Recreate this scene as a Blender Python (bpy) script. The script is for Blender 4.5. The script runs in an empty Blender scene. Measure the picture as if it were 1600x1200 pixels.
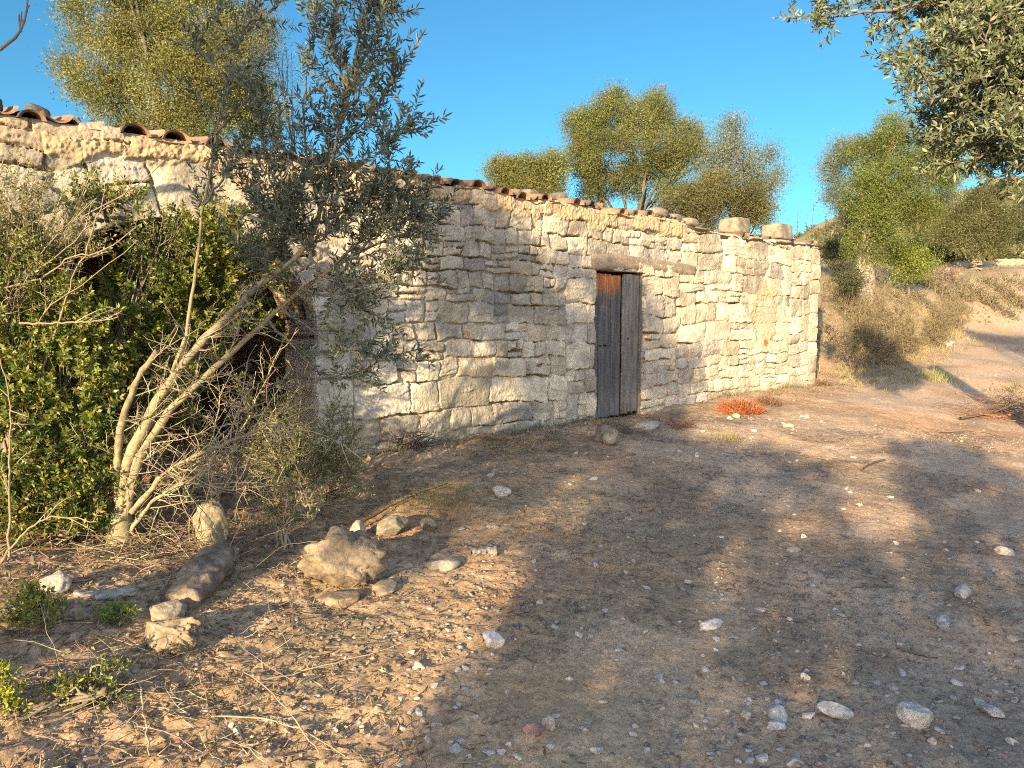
import bpy, math, random
import numpy as np

R = math.radians
scene = bpy.context.scene
COL = scene.collection
rng = np.random.default_rng(11)
random.seed(5)

# ------------------------------------------------------------------ camera, sky, sun, exposure
CAM_Z = 1.55
PITCH = math.atan(99 / 1200)
cam_d = bpy.data.cameras.new('camera'); cam = bpy.data.objects.new('camera', cam_d); COL.objects.link(cam)
cam.location = (0, 0, CAM_Z); cam.rotation_euler = (math.pi / 2 - PITCH, 0, 0)
cam_d.sensor_width = 36; cam_d.lens = 27.0; cam_d.clip_start = 0.05; cam_d.clip_end = 3000
scene.camera = cam

SUN_A = R(23)      # sun stands behind the camera, this far to its left
SUN_E = R(13)
world = bpy.data.worlds.new('World'); scene.world = world; world.use_nodes = True
wn = world.node_tree.nodes; wl = world.node_tree.links
bg = wn['Background']
sky = wn.new('ShaderNodeTexSky'); sky.sky_type = 'NISHITA'; sky.sun_disc = False
sky.sun_elevation = SUN_E; sky.sun_rotation = math.pi + SUN_A
sky.air_density = 1.0; sky.dust_density = 0.3; sky.ozone_density = 2.0; sky.altitude = 300
# added sky tint: darkened to deep blue ahead, brightened elsewhere to fill the shade
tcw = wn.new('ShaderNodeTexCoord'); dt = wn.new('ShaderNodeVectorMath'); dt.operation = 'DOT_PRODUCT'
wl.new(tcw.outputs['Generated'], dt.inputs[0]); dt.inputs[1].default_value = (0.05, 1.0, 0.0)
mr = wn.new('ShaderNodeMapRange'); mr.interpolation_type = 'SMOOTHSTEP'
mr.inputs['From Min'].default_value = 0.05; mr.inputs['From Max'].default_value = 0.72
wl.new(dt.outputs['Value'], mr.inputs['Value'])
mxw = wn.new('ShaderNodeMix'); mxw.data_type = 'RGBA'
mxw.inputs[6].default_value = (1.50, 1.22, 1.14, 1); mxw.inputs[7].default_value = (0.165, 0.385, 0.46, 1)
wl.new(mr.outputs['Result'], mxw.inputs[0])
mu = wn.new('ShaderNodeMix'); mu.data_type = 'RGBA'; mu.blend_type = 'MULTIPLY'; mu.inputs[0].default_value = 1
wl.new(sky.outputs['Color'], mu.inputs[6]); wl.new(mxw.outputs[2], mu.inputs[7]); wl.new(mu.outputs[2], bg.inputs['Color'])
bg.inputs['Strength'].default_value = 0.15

sun_d = bpy.data.lights.new('sun', 'SUN'); sun = bpy.data.objects.new('sun', sun_d); COL.objects.link(sun)
sun_d.energy = 5.0; sun_d.angle = R(0.5); sun_d.color = (1.0, 0.77, 0.46)
SDIR = np.array([-math.sin(SUN_A) * math.cos(SUN_E), -math.cos(SUN_A) * math.cos(SUN_E), math.sin(SUN_E)])  # towards the sun
from mathutils import Vector
sun.rotation_euler = Vector(SDIR.tolist()).to_track_quat('Z', 'Y').to_euler()
sun.location = (-4, -9, 8)

scene.view_settings.view_transform = 'Standard'; scene.view_settings.look = 'None'
scene.view_settings.exposure = 1.6; scene.view_settings.gamma = 1; scene.view_settings.use_curve_mapping = False
scene.cycles.use_denoising = False; scene.cycles.pixel_filter_type = 'BLACKMAN_HARRIS'; scene.cycles.filter_width = 1.05
scene.cycles.max_bounces = 6; scene.cycles.transparent_max_bounces = 4

# ------------------------------------------------------------------ noise
def _h(ix, iy, seed):
    with np.errstate(over='ignore'):
        n = (ix.astype(np.int64) * 374761393 + iy.astype(np.int64) * 668265263 + seed * 974634777) & 0xffffffff
        n = ((n ^ (n >> 13)) * 1274126177) & 0xffffffff
        n = n ^ (n >> 16)
    return (n & 0xffff) / 65535.0
def vn(x, y, seed=0):
    x = np.asarray(x, float); y = np.asarray(y, float)
    ix = np.floor(x); iy = np.floor(y); fx = x - ix; fy = y - iy
    fx = fx * fx * (3 - 2 * fx); fy = fy * fy * (3 - 2 * fy)
    a = _h(ix, iy, seed); b = _h(ix + 1, iy, seed); c = _h(ix, iy + 1, seed); d = _h(ix + 1, iy + 1, seed)
    return (a * (1 - fx) + b * fx) * (1 - fy) + (c * (1 - fx) + d * fx) * fy * 1.0 - 0.5
def fbm(x, y, f, oct=4, seed=0, gain=0.5):
    r = 0; a = 1
    for i in range(oct):
        r = r + a * vn(np.asarray(x) * f + 13.7 * i, np.asarray(y) * f - 7.3 * i, seed + i * 17); f *= 2.03; a *= gain
    return r
def sstep(a, b, x):
    t = np.clip((np.asarray(x, float) - a) / (b - a), 0, 1); return t * t * (3 - 2 * t)
def mixa(a, b, t): return a + (b - a) * t

# ------------------------------------------------------------------ wall frame and terrain
D0 = np.array([0.96, 8.86]); U = np.array([0.7095, 0.7047]); N2 = np.array([0.7047, -0.7095])
def wall_pt(s, z, d=0.0):
    s = np.asarray(s, float); z = np.asarray(z, float); d = np.asarray(d, float)
    return np.stack([D0[0] + s * U[0] + d * N2[0], D0[1] + s * U[1] + d * N2[1], z + 0 * s], -1)
def sd(x, y):
    dx = x - D0[0]; dy = y - D0[1]
    return dx * U[0] + dy * U[1], dx * N2[0] + dy * N2[1]
def H(x, y):
    """terrain height"""
    x = np.asarray(x, float); y = np.asarray(y, float)
    s, d = sd(x, y)
    z = 0.36 * (1 - sstep(0.3, 4.6, d)) + 0.012 * np.clip(s, 0, 40)
    far = np.clip(y - 12.5, 0, 22) * 0.083
    z = z + far * sstep(-2.5, 1.5, s - 4)
    # left verge, a little higher
    z = z + 0.10 * sstep(-1.1, -2.4, x) * sstep(9, 2, y)
    # bank and hillside behind the hut and left of the track
    d0 = mixa(-3.6, -0.3, sstep(5.4, 6.6, s))
    curve = 0.0 + 0.35 * np.clip(s - 9, 0, 20) * 0.25
    bank = sstep(0.0, 2.3, -(d - d0) + curve)
    z = z + bank * 1.25
    up = np.clip(-(d - d0) - 2.5, 0, 400)
    z = z + up * 0.03
    # bank across the top of the track and slope beyond
    z = z + 0.85 * sstep(29, 31, y + 0.1 * x) * (1 - 0.8 * bank)
    z = z + np.clip(y - 31, 0, 300) * (0.035 + 0.100 * sstep(12, 75, x - (y - 40) * 0.25))
    z = z + 7 * sstep(60, 130, y) * sstep(0.42, 0.68, x / np.maximum(y, 1)) 
    z = z + 0.06 * fbm(x, y, 0.45, 2, 3) + 0.03 * fbm(x, y, 1.7, 2, 5)
    return z
def ray(px, py):
    v = np.array([(px - 800) / 1200.0, 1.0, (600 - py) / 1200.0])
    c, s_ = math.cos(PITCH), math.sin(PITCH)
    return np.array([v[0], v[1] * c + v[2] * s_, -v[1] * s_ + v[2] * c])
CAMP = np.array([0, 0, CAM_Z])
def P(px, py, depth):
    r = ray(px, py); return CAMP + r * (depth / r[1])
def G(px, py, tmax=160):
    """where the line of sight meets the terrain"""
    r = ray(px, py); r = r / r[1]
    t = np.concatenate([np.arange(1.5, 25, 0.02), np.arange(25, tmax, 0.1)])
    z = CAM_Z + r[2] * t
    hh = H(r[0] * t, t)
    k = np.argmax(z <= hh)
    if z[k] > hh[k]: k = len(t) - 1
    return np.array([r[0] * t[k], t[k], hh[k]])
def project(p):
    q = p - CAMP; c, s_ = math.cos(PITCH), math.sin(PITCH)
    f = q[..., 1] * c - q[..., 2] * s_; up = q[..., 1] * s_ + q[..., 2] * c
    f = np.maximum(f, 1e-3)
    return 800 + 1200 * q[..., 0] / f, 600 - 1200 * up / f, f

# ------------------------------------------------------------------ mesh helpers
def make_mesh(name, V, F, mat=None, col=None, smooth=False):
    V = np.ascontiguousarray(V, dtype=np.float32); F = np.ascontiguousarray(F, dtype=np.int32)
    me = bpy.data.meshes.new(name)
    n, k = F.shape
    me.vertices.add(len(V)); me.vertices.foreach_set('co', V.ravel())
    me.loops.add(n * k); me.loops.foreach_set('vertex_index', F.ravel())
    me.polygons.add(n); me.polygons.foreach_set('loop_start', np.arange(0, n * k, k, dtype=np.int32))
    me.polygons.foreach_set('loop_total', np.full(n, k, dtype=np.int32))
    if smooth: me.polygons.foreach_set('use_smooth', np.ones(n, dtype=bool))
    me.update(calc_edges=True)
    if col is not None:
        a = me.color_attributes.new('tint', 'FLOAT_COLOR', 'POINT')
        c = np.ones((len(V), 4), np.float32); c[:, :col.shape[1]] = col
        a.data.foreach_set('color', c.ravel())
    if mat: me.materials.append(mat)
    return me
def ob(name, me, parent=None, loc=None):
    o = bpy.data.objects.new(name, me); COL.objects.link(o)
    if parent is not None: o.parent = parent
    if loc is not None: o.location = [float(v) for v in loc]
    return o
def tag(o, label=None, cat=None, group=None, kind=None):
    if label: o['label'] = label
    if cat: o['category'] = cat
    if group: o['group'] = group
    if kind: o['kind'] = kind
    return o
def empty(name, loc=(0, 0, 0)):
    o = bpy.data.objects.new(name, None); COL.objects.link(o); o.location = [float(v) for v in loc]
    o.empty_display_size = 0.1
    return o
class Acc:
    """collects pieces (quads) for one mesh, in world coordinates"""
    def __init__(s): s.V = []; s.F = []; s.C = []; s.n = 0
    def add(s, V, F, col=None):
        V = np.asarray(V, float); F = np.asarray(F)
        s.V.append(V); s.F.append(F + s.n); s.n += len(V)
        if col is None: col = np.ones((len(V), 3))
        s.C.append(np.broadcast_to(np.asarray(col, float), (len(V), 3)))
    def build(s, name, mat, parent=None, origin=None, smooth=False):
        V = np.concatenate(s.V); F = np.concatenate(s.F); C = np.concatenate(s.C)
        if origin is not None: V = V - np.asarray(origin)
        me = make_mesh(name, V, F, mat, C, smooth)
        o = ob(name, me, parent)
        if parent is None and origin is not None: o.location = [float(v) for v in origin]
        return o
def tube(acc, pts, rad, sides=6, col=None, cap=True):
    pts = np.asarray(pts, float); n = len(pts)
    rad = np.broadcast_to(np.asarray(rad, float), (n,))
    t = np.gradient(pts, axis=0); t /= np.linalg.norm(t, axis=1)[:, None] + 1e-9
    ref = np.array([0, 0, 1.0]) if abs(t[0][2]) < 0.9 else np.array([1.0, 0, 0])
    a = np.cross(t, ref); a /= np.linalg.norm(a, axis=1)[:, None] + 1e-9
    b = np.cross(t, a)
    th = np.linspace(0, 2 * math.pi, sides, endpoint=False)
    V = pts[:, None] + rad[:, None, None] * (np.cos(th)[None, :, None] * a[:, None] + np.sin(th)[None, :, None] * b[:, None])
    V = V.reshape(-1, 3)
    i = np.arange(n - 1)[:, None] * sides; j = np.arange(sides)[None]; j2 = (j + 1) % sides
    F = np.stack([i + j, i + j2, i + sides + j2, i + sides + j], -1).reshape(-1, 4)
    acc.add(V, F, col)
    if cap and sides >= 4 and rad[-1] > 0.004:
        c = len(V) - sides
        top = np.array([[c, c + 1, c + 2, c + 3]]) if sides == 4 else np.array([[c, c + k, c + k + 1, c + min(k + 2, sides - 1)] for k in range(1, sides - 2)])
        acc.F.append(top + acc.n - len(V))
def smooth_path(pts, n=10, jit=0.0):
    pts = np.asarray(pts, float)
    d = np.concatenate([[0], np.cumsum(np.linalg.norm(np.diff(pts, axis=0), axis=1))])
    t = np.linspace(0, d[-1], n)
    q = np.stack([np.interp(t, d, pts[:, k]) for k in range(3)], -1)
    for _ in range(2):
        q[1:-1] = (q[:-2] + 2 * q[1:-1] + q[2:]) / 4
    if jit: q[1:-1] += rng.normal(0, jit, (n - 2, 3))
    return q
def unit(v): return v / (np.linalg.norm(v, axis=-1, keepdims=True) + 1e-9)
def leaves(acc, pos, dirs, L, W, col, fold=0.25, six=False):
    """one small folded blade per leaf"""
    n = len(pos)
    dirs = unit(dirs); r = rng.normal(size=(n, 3))
    side = unit(np.cross(dirs, r)); nor = np.cross(side, dirs)
    L = np.broadcast_to(L, (n,))[:, None]; W = np.broadcast_to(W, (n,))[:, None]
    if six:
        bend = nor * L * 0.12
        p0 = pos; a1 = pos + dirs * L * .3 + side * W * .5 + nor * W * fold; a2 = pos + dirs * L * .3 - side * W * .5 + nor * W * fold
        m1 = pos + dirs * L * .68 + side * W * .42 + nor * W * fold - bend * .5; m2 = pos + dirs * L * .68 - side * W * .42 + nor * W * fold - bend * .5
        tip = pos + dirs * L - bend * 1.5; mid = pos + dirs * L * .5 - bend * .2
        V = np.stack([p0, a1, m1, tip, m2, a2, mid], 1).reshape(-1, 3)
        b = np.arange(n)[:, None] * 7
        F = np.concatenate([b + np.array([[0, 1, 2, 6]]), b + np.array([[6, 2, 3, 4]]), b + np.array([[0, 6, 4, 5]])], 0)
        k = 7
    else:
        V = np.stack([pos, pos + dirs * L * .5 + side * W * .5 + nor * W * fold, pos + dirs * L, pos + dirs * L * .5 - side * W * .5], 1).reshape(-1, 3)
        F = np.arange(n)[:, None] * 4 + np.arange(4)[None]
        k = 4
    acc.add(V, F, np.repeat(col, k, 0))
def var_col(n, base, amt=0.18, hue=0.1):
    c = np.array(base)[None] * (1 + rng.normal(0, amt, (n, 1)))
    c = c * (1 + rng.normal(0, hue, (n, 3)))
    return np.clip(c, 0.004, 0.95)
def mixcols(n, cols, probs, amt=.15, hue=.06):
    probs = (list(probs) + [1] * len(cols))[:len(cols)]; k = rng.choice(len(cols), n, p=np.array(probs) / sum(probs))
    return var_col(n, (1, 1, 1), amt, hue) * np.array(cols)[k]

# ------------------------------------------------------------------ materials
def mat_new(name):
    m = bpy.data.materials.new(name); m.use_nodes = True
    return m, m.node_tree.nodes, m.node_tree.links, m.node_tree.nodes['Principled BSDF']
def nd(n, t, **kw):
    x = n.new(t)
    for k, v in kw.items(): setattr(x, k, v)
    return x
def noise(n, l, vec, scale, detail=6, rough=.6):
    t = n.new('ShaderNodeTexNoise'); t.inputs['Scale'].default_value = scale; t.inputs['Detail'].default_value = detail; t.inputs['Roughness'].default_value = rough
    if vec: l.new(vec, t.inputs['Vector'])
    return t
def ramp(n, l, src, stops):
    r = n.new('ShaderNodeValToRGB'); e = r.color_ramp.elements
    while len(e) < len(stops): e.new(.5)
    for i, (p, c) in enumerate(stops):
        e[i].position = p; e[i].color = (*c, 1) if len(c) == 3 else c
    l.new(src, r.inputs['Fac']); return r
def mixc(n, l, a, b, fac, mode='MIX'):
    m = n.new('ShaderNodeMix'); m.data_type = 'RGBA'; m.blend_type = mode
    for v, s in ((fac, m.inputs[0]), (a, m.inputs[6]), (b, m.inputs[7])):
        if hasattr(v, 'is_linked') or hasattr(v, 'links'): l.new(v, s)
        elif isinstance(v, (int, float)): s.default_value = v
        else: s.default_value = (*v, 1)
    return m.outputs[2]
def bump(n, l, h, strength, dist, bs, prev=None):
    b = n.new('ShaderNodeBump'); b.inputs['Strength'].default_value = strength; b.inputs['Distance'].default_value = dist
    l.new(h, b.inputs['Height'])
    if prev: l.new(prev, b.inputs['Normal'])
    if bs: l.new(b.outputs[0], bs.inputs['Normal'])
    return b.outputs[0]

def tint_mat(name, rough=.9, nscale=60, namt=.35, bstr=.5, bdist=.004, mult=1.0, spec=.2, big=6.0, pits=False):
    """per-piece colour of the thing itself, broken up by procedural grain"""
    m, n, l, b = mat_new(name)
    at = nd(n, 'ShaderNodeAttribute', attribute_name='tint')
    geo = n.new('ShaderNodeNewGeometry')
    n1 = noise(n, l, geo.outputs['Position'], nscale, 8, .65); n2 = noise(n, l, geo.outputs['Position'], big, 4, .6)
    r1 = ramp(n, l, n1.outputs['Fac'], [(.3, (1 - namt,) * 3), (.7, (1 + namt * .5,) * 3)])
    r2 = ramp(n, l, n2.outputs['Fac'], [(.3, (1 - namt * .6,) * 3), (.7, (1 + namt * .3,) * 3)])
    c = mixc(n, l, at.outputs['Color'], r1.outputs[0], 1.0, 'MULTIPLY'); c = mixc(n, l, c, r2.outputs[0], 1.0, 'MULTIPLY')
    hgt_ = n1.outputs['Fac']
    if pits:
        n3 = noise(n, l, geo.outputs['Position'], nscale * .42, 10, .72); r3 = ramp(n, l, n3.outputs['Fac'], [(.30, (.42, .41, .40)), (.40, (.9, .9, .9)), (.60, (1.04, 1.04, 1.04)), (.72, (1.18, 1.17, 1.14))]); c = mixc(n, l, c, r3.outputs[0], 1.0, 'MULTIPLY')
        wv = mixc(n, l, geo.outputs['Position'], n2.outputs['Color'], .12, 'ADD')
        vo = n.new('ShaderNodeTexVoronoi'); vo.feature = 'DISTANCE_TO_EDGE'; vo.inputs['Scale'].default_value = 7; l.new(wv, vo.inputs['Vector'])
        r4 = ramp(n, l, vo.outputs['Distance'], [(.0, (.55, .52, .48)), (.022, (1, 1, 1))]); 
        msk = ramp(n, l, n2.outputs['Fac'], [(.5, (0, 0, 0)), (.62, (1, 1, 1))]); r4m = mixc(n, l, (1, 1, 1), r4.outputs[0], msk.outputs[0]); c = mixc(n, l, c, r4m, 1.0, 'MULTIPLY')
        ad = n.new('ShaderNodeMath'); ad.operation = 'ADD'; l.new(n1.outputs['Fac'], ad.inputs[0]); l.new(n3.outputs['Fac'], ad.inputs[1]); hgt_ = ad.outputs[0]
    l.new(c, b.inputs['Base Color']); b.inputs['Roughness'].default_value = rough; b.inputs['Specular IOR Level'].default_value = spec
    bump(n, l, hgt_, bstr, bdist, b)
    return m
def leaf_mat(name, rough=.5, trans=.3, under=(1, 1, 1), spec=.35):
    m, n, l, b = mat_new(name)
    at = nd(n, 'ShaderNodeAttribute', attribute_name='tint'); geo = n.new('ShaderNodeNewGeometry')
    uc = mixc(n, l, at.outputs['Color'], under, 1.0, 'MULTIPLY')
    c = mixc(n, l, at.outputs['Color'], uc, geo.outputs['Backfacing'])
    l.new(c, b.inputs['Base Color']); b.inputs['Roughness'].default_value = rough; b.inputs['Specular IOR Level'].default_value = spec
    tr = n.new('ShaderNodeBsdfTranslucent'); tc = mixc(n, l, at.outputs['Color'], (1.3, 1.25, .6), 1.0, 'MULTIPLY'); l.new(tc, tr.inputs['Color'])
    mx = n.new('ShaderNodeMixShader'); mx.inputs[0].default_value = trans
    l.new(b.outputs[0], mx.inputs[1]); l.new(tr.outputs[0], mx.inputs[2])
    l.new(mx.outputs[0], n['Material Output'].inputs['Surface'])
    return m
M_stone = tint_mat('limestone', .95, 60, .26, .8, .007, big=5, pits=True)
M_rock = tint_mat('loose_rock', .95, 55, .30, .9, .007, big=14, pits=True)
M_bark = tint_mat('bark', .9, 40, .45, .9, .008, big=12)
M_twig = tint_mat('dry_twig', .85, 80, .3, .3, .003)
M_tile = tint_mat('clay_tile', .85, 50, .4, .5, .004)
M_far = leaf_mat('far_leaf', .7, .42, (1.15, 1.15, 1.25), .12)
M_olive = leaf_mat('olive_leaf', .45, .16, (1.55, 1.5, 1.6))
M_green = leaf_mat('shrub_leaf', .42, .25, (1.1, 1.1, 1.0))
M_dry = leaf_mat('dry_leaf', .8, .15, (1, 1, 1), .1)

def wood_mat():
    m, n, l, b = mat_new('weathered_door_wood')
    at = nd(n, 'ShaderNodeAttribute', attribute_name='tint')
    tc = n.new('ShaderNodeTexCoord'); mp = n.new('ShaderNodeMapping'); mp.inputs['Scale'].default_value = (1, 1, .06)
    l.new(tc.outputs['Object'], mp.inputs['Vector'])
    n1 = noise(n, l, mp.outputs[0], 90, 8, .7); n2 = noise(n, l, mp.outputs[0], 22, 5, .7)
    r1 = ramp(n, l, n1.outputs['Fac'], [(.32, (.35, .33, .32)), (.5, (.95, .95, .95)), (.72, (1.3, 1.3, 1.3))])
    r2 = ramp(n, l, n2.outputs['Fac'], [(.35, (.55, .55, .55)), (.65, (1.1, 1.1, 1.1))])
    c = mixc(n, l, at.outputs['Color'], r1.outputs[0], 1., 'MULTIPLY'); c = mixc(n, l, c, r2.outputs[0], 1., 'MULTIPLY')
    l.new(c, b.inputs['Base Color']); b.inputs['Roughness'].default_value = .8
    bump(n, l, n1.outputs['Fac'], .8, .006, b)
    return m
M_wood = wood_mat()

def ground_mat():
    m, n, l, b = mat_new('dirt_ground')
    geo = n.new('ShaderNodeNewGeometry'); pos = geo.outputs['Position']
    at = nd(n, 'ShaderNodeAttribute', attribute_name='tint')
    n0 = noise(n, l, pos, 1.3, 5, .6); n1 = noise(n, l, pos, 9, 8, .7); n2 = noise(n, l, pos, 95, 8, .8); n3 = noise(n, l, pos, 34, 8, .75)
    r0 = ramp(n, l, n0.outputs['Fac'], [(.3, (.80, .84, .90)), (.5, (1, 1, 1)), (.7, (1.14, 1.0, .86))])
    r1 = ramp(n, l, n1.outputs['Fac'], [(.3, (.74, .74, .76)), (.7, (1.14, 1.12, 1.1))])
    r2 = ramp(n, l, n2.outputs['Fac'], [(.36, (.60, .58, .56)), (.5, (1, 1, 1)), (.66, (1.30, 1.29, 1.26))])
    r3 = ramp(n, l, n3.outputs['Fac'], [(.36, (.62, .60, .60)), (.5, (1, 1, 1)), (.66, (1.2, 1.2, 1.2))])
    c = at.outputs['Color']
    for r in (r0, r1, r2, r3): c = mixc(n, l, c, r.outputs[0], 1., 'MULTIPLY')
    l.new(c, b.inputs['Base Color']); b.inputs['Roughness'].default_value = .95; b.inputs['Specular IOR Level'].default_value = .1
    p = bump(n, l, n3.outputs['Fac'], .8, .016, None); bump(n, l, n2.outputs['Fac'], .8, .007, b, p)
    return m
M_ground = ground_mat()

# ------------------------------------------------------------------ ground sheet
def axis(lo, hi, step, out_lo, out_hi):
    core = np.arange(lo, hi, step)
    def grow(x0, lim, sgn):
        r = []; st = step; x = x0
        while abs(x) < abs(lim) and len(r) < 140:
            st *= 1.075; x = x + sgn * st; r.append(x)
        return r
    return np.array(sorted(grow(lo, out_lo, -1)[::-1] + core.tolist() + grow(core[-1], out_hi, 1)))
xs = axis(-3.6, 5.6, .021, -500, 600); ys = axis(1.7, 10.5, .021, -500, 700)
X, Y = np.meshgrid(xs, ys)
Z = H(X, Y)
Sg, Dg = sd(X, Y)
# ordinary unevenness of trodden earth: clods on the verge, smoother wheel tracks on the right
rough = 0.45 + 0.9 * sstep(1.2, -1.0, X + 0.1 * Y) + .5 * sstep(1.6, .4, Dg)
fade = sstep(30, 8, Y)
Z = Z + fade * rough * (0.016 * fbm(X, Y, 5, 3, 21) + 0.015 * fbm(X, Y, 19, 3, 23, .65))
clod = np.clip(fbm(X, Y, 30, 2, 29) - .02, 0, 1); Z = Z + fade * rough * .014 * clod
# shallow wheel ruts curving up the track
for off_, dep_ in ((2.35, .022), (3.95, .026)):
    rut = Dg - off_ - .25 * np.sin(Sg * .45) - .12 * fbm(Sg, Dg, .8, 2, 61)
    Z = Z - dep_ * np.exp(-(rut / .17) ** 2) * fade * sstep(-2.5, 0, Sg) + .5 * dep_ * np.exp(-((np.abs(rut) - .27) / .09) ** 2) * fade * sstep(-2.5, 0, Sg)
# earth heaped against the foot of the wall
Z = Z + .07 * sstep(.6, .05, np.abs(Dg - .12)) * (Sg > -3.3) * (Sg < 6) * (.7 + fbm(X, Y, 2.5, 2, 31)) * (1 - sstep(-.15, 0.0, Sg) * (1 - sstep(.95, 1.1, Sg)) * .6)
col = np.array([.50, .355, .20]) * np.ones(X.shape + (3,))
t = sstep(-.2, 1.6, X - .15 * (Y - 3) + .8 * fbm(X, Y, .8, 2, 41))[..., None]
col = mixa(col, np.array([.445, .335, .225]), t)                                   # the track, greyer
t = sstep(.05, .3, fbm(X, Y, .9, 3, 44))[..., None]; col = mixa(col, np.array([.48, .31, .18]), t * .6)   # reddish earth
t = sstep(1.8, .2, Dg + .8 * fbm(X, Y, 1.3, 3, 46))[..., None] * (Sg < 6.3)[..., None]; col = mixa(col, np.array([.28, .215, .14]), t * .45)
t = (sstep(-1.0, -2.2, X + .35 * fbm(X, Y, 2, 3, 47)) * sstep(9, 6, Y))[..., None]; col = mixa(col, np.array([.37, .255, .15]), t * .55)
hill = sstep(.1, .8, -(Dg - mixa(-3.6, -.3, sstep(5.4, 6.6, Sg))))[..., None]; col = mixa(col, np.array([.33, .27, .17]), hill * .8)
t = sstep(28, 36, Y)[..., None]; col = mixa(col, np.array([.30, .25, .15]), t)
t = sstep(-.05, .25, fbm(X, Y, .12, 4, 48))[..., None] * sstep(34, 50, Y)[..., None]; col = mixa(col, np.array([.10, .11, .05]), t * .8)
col = 1.14 * col * (1 + .22 * fbm(X, Y, 3.3, 4, 52))[..., None]
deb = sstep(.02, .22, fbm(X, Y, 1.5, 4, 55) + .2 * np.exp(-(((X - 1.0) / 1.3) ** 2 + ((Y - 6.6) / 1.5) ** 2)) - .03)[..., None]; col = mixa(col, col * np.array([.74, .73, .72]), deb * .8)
ny, nx = X.shape
idx = np.arange(nx * ny).reshape(ny, nx)
F = np.stack([idx[:-1, :-1], idx[:-1, 1:], idx[1:, 1:], idx[1:, :-1]], -1).reshape(-1, 4)
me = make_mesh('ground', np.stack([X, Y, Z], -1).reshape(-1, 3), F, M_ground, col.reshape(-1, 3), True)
tag(ob('ground', me), 'sloping reddish dirt ground and stony track', kind='structure')
from bisect import bisect
def surf(x, y):
    """height of the finished sheet"""
    x = np.atleast_1d(x).astype(float); y = np.atleast_1d(y).astype(float)
    i = np.clip(np.searchsorted(xs, x) - 1, 0, nx - 2); j = np.clip(np.searchsorted(ys, y) - 1, 0, ny - 2)
    fx = (x - xs[i]) / (xs[i + 1] - xs[i]); fy = (y - ys[j]) / (ys[j + 1] - ys[j])
    return (Z[j, i] * (1 - fx) + Z[j, i + 1] * fx) * (1 - fy) + (Z[j + 1, i] * (1 - fx) + Z[j + 1, i + 1] * fx) * fy
def GS(px, py):
    g = G(px, py); g[2] = surf(g[0], g[1])[0]; return g

# ------------------------------------------------------------------ stone hut
S0, S1 = -8.6, 5.95
ARC_C, ARC_W, ARC_Z, ARC_H = -4.68, 1.06, 1.42, 0.84
def zone(s0, s1, z0, z1, hr, wr, cells, split=.2):
    z = z0
    while z < z1 - .03:
        h = min(rng.uniform(*hr), z1 - z)
        if z1 - z - h < .07: h = z1 - z
        s = s0
        while s < s1 - .02:
            w = min(rng.uniform(*wr) * (1.25 if h > np.mean(hr) else .9), s1 - s)
            if s1 - s - w < .09: w = s1 - s
            r = rng.random()
            if r < split and h > .13 and w > .16:
                f = rng.uniform(.35, .65)
                if rng.random() < .65 or h < .2:
                    cells.append((s, s + w, z, z + h * f)); cells.append((s, s + w, z + h * f, z + h)) if rng.random() < .5 else cells.extend([(s, s + w * (1 - f), z + h * f, z + h), (s + w * (1 - f), s + w, z + h * f, z + h)])
                else:
                    cells.extend([(s, s + w * f, z, z + h), (s + w * f, s + w, z, z + h * .5), (s + w * f, s + w, z + h * .5, z + h)])
            else: cells.append((s, s + w, z, z + h))
            s += w
        z += h
cells = []
zone(S0, -5.9, 0, 2.95, (.16, .27), (.22, .5), cells)
zone(-5.9, -3.3, 0, 2.95, (.15, .25), (.2, .45), cells)
zone(-3.3, -.5, 0, .98, (.2, .34), (.25, .72), cells, .15)
zone(-3.3, -.5, .98, 2.95, (.13, .23), (.14, .40), cells, .26)
zone(-.5, 0.0, 0, 2.12, (.19, .28), (.24, .5), cells, .12)
zone(-.5, 1.72, 2.12, 2.95, (.15, .22), (.22, .42), cells, .12)
zone(0.0, .94, 0, 2.12, (.2, .3), (.3, .4), cells)
zone(.94, 1.72, 0, 2.12, (.17, .36), (.26, .5), cells, .3)
zone(1.72, 4.9, 0, 2.95, (.14, .29), (.2, .62), cells, .2)
zone(4.9, 5.6, 0, 2.95, (.15, .28), (.26, .4), cells, .3)
zone(5.6, S1 + .2, 0, 2.95, (.2, .34), (.6, .7), cells, 0)
nrect = len(cells)
pc = []                                        # ring of wedge stones round the opening, (arc length, radius)
a = -1.9
while a < 2.6:
    w = rng.uniform(.15, .30)
    if rng.random() < .7: pc.append((a, a + w, 0, .45))
    else: f = rng.uniform(.18, .27); pc.extend([(a, a + w, 0, f), (a, a + w, f, .45)])
    a += w
allc = np.array(cells + pc)
res = .005
lab = np.zeros((int(3.0 / res) + 1, int((S1 + .3 - S0) / res) + 1), np.int32)
for k, (a0, a1, b0, b1) in enumerate(cells):
    lab[int(round(b0 / res)):int(round(b1 / res)) + 1, int(round((a0 - S0) / res)):int(round((a1 - S0) / res)) + 1] = k
plab = np.zeros((int(.46 / res) + 1, int(5.2 / res)), np.int32)
for k, (a0, a1, b0, b1) in enumerate(pc):
    plab[int(round(b0 / res)):int(round(b1 / res)) + 1, int(round((a0 + 2.3) / res)):int(round((a1 + 2.3) / res)) + 1] = k + nrect
nc = len(allc)
cr = {k: rng.random(nc) for k in ('r', 'tilt', 'tiltx', 'off', 'c', 'c2', 'rad', 'kind', 'sd')}
base = np.array([.50, .435, .315])
pal = np.array([[.53, .465, .345], [.47, .405, .295], [.55, .485, .355], [.44, .395, .315], [.36, .32, .26], [.50, .41, .28]])
pk = rng.choice(6, nc, p=[.28, .22, .2, .14, .08, .08])
ccol = 1.1 * pal[pk] * (1 + (cr['c'][:, None] - .5) * .26)

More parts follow.
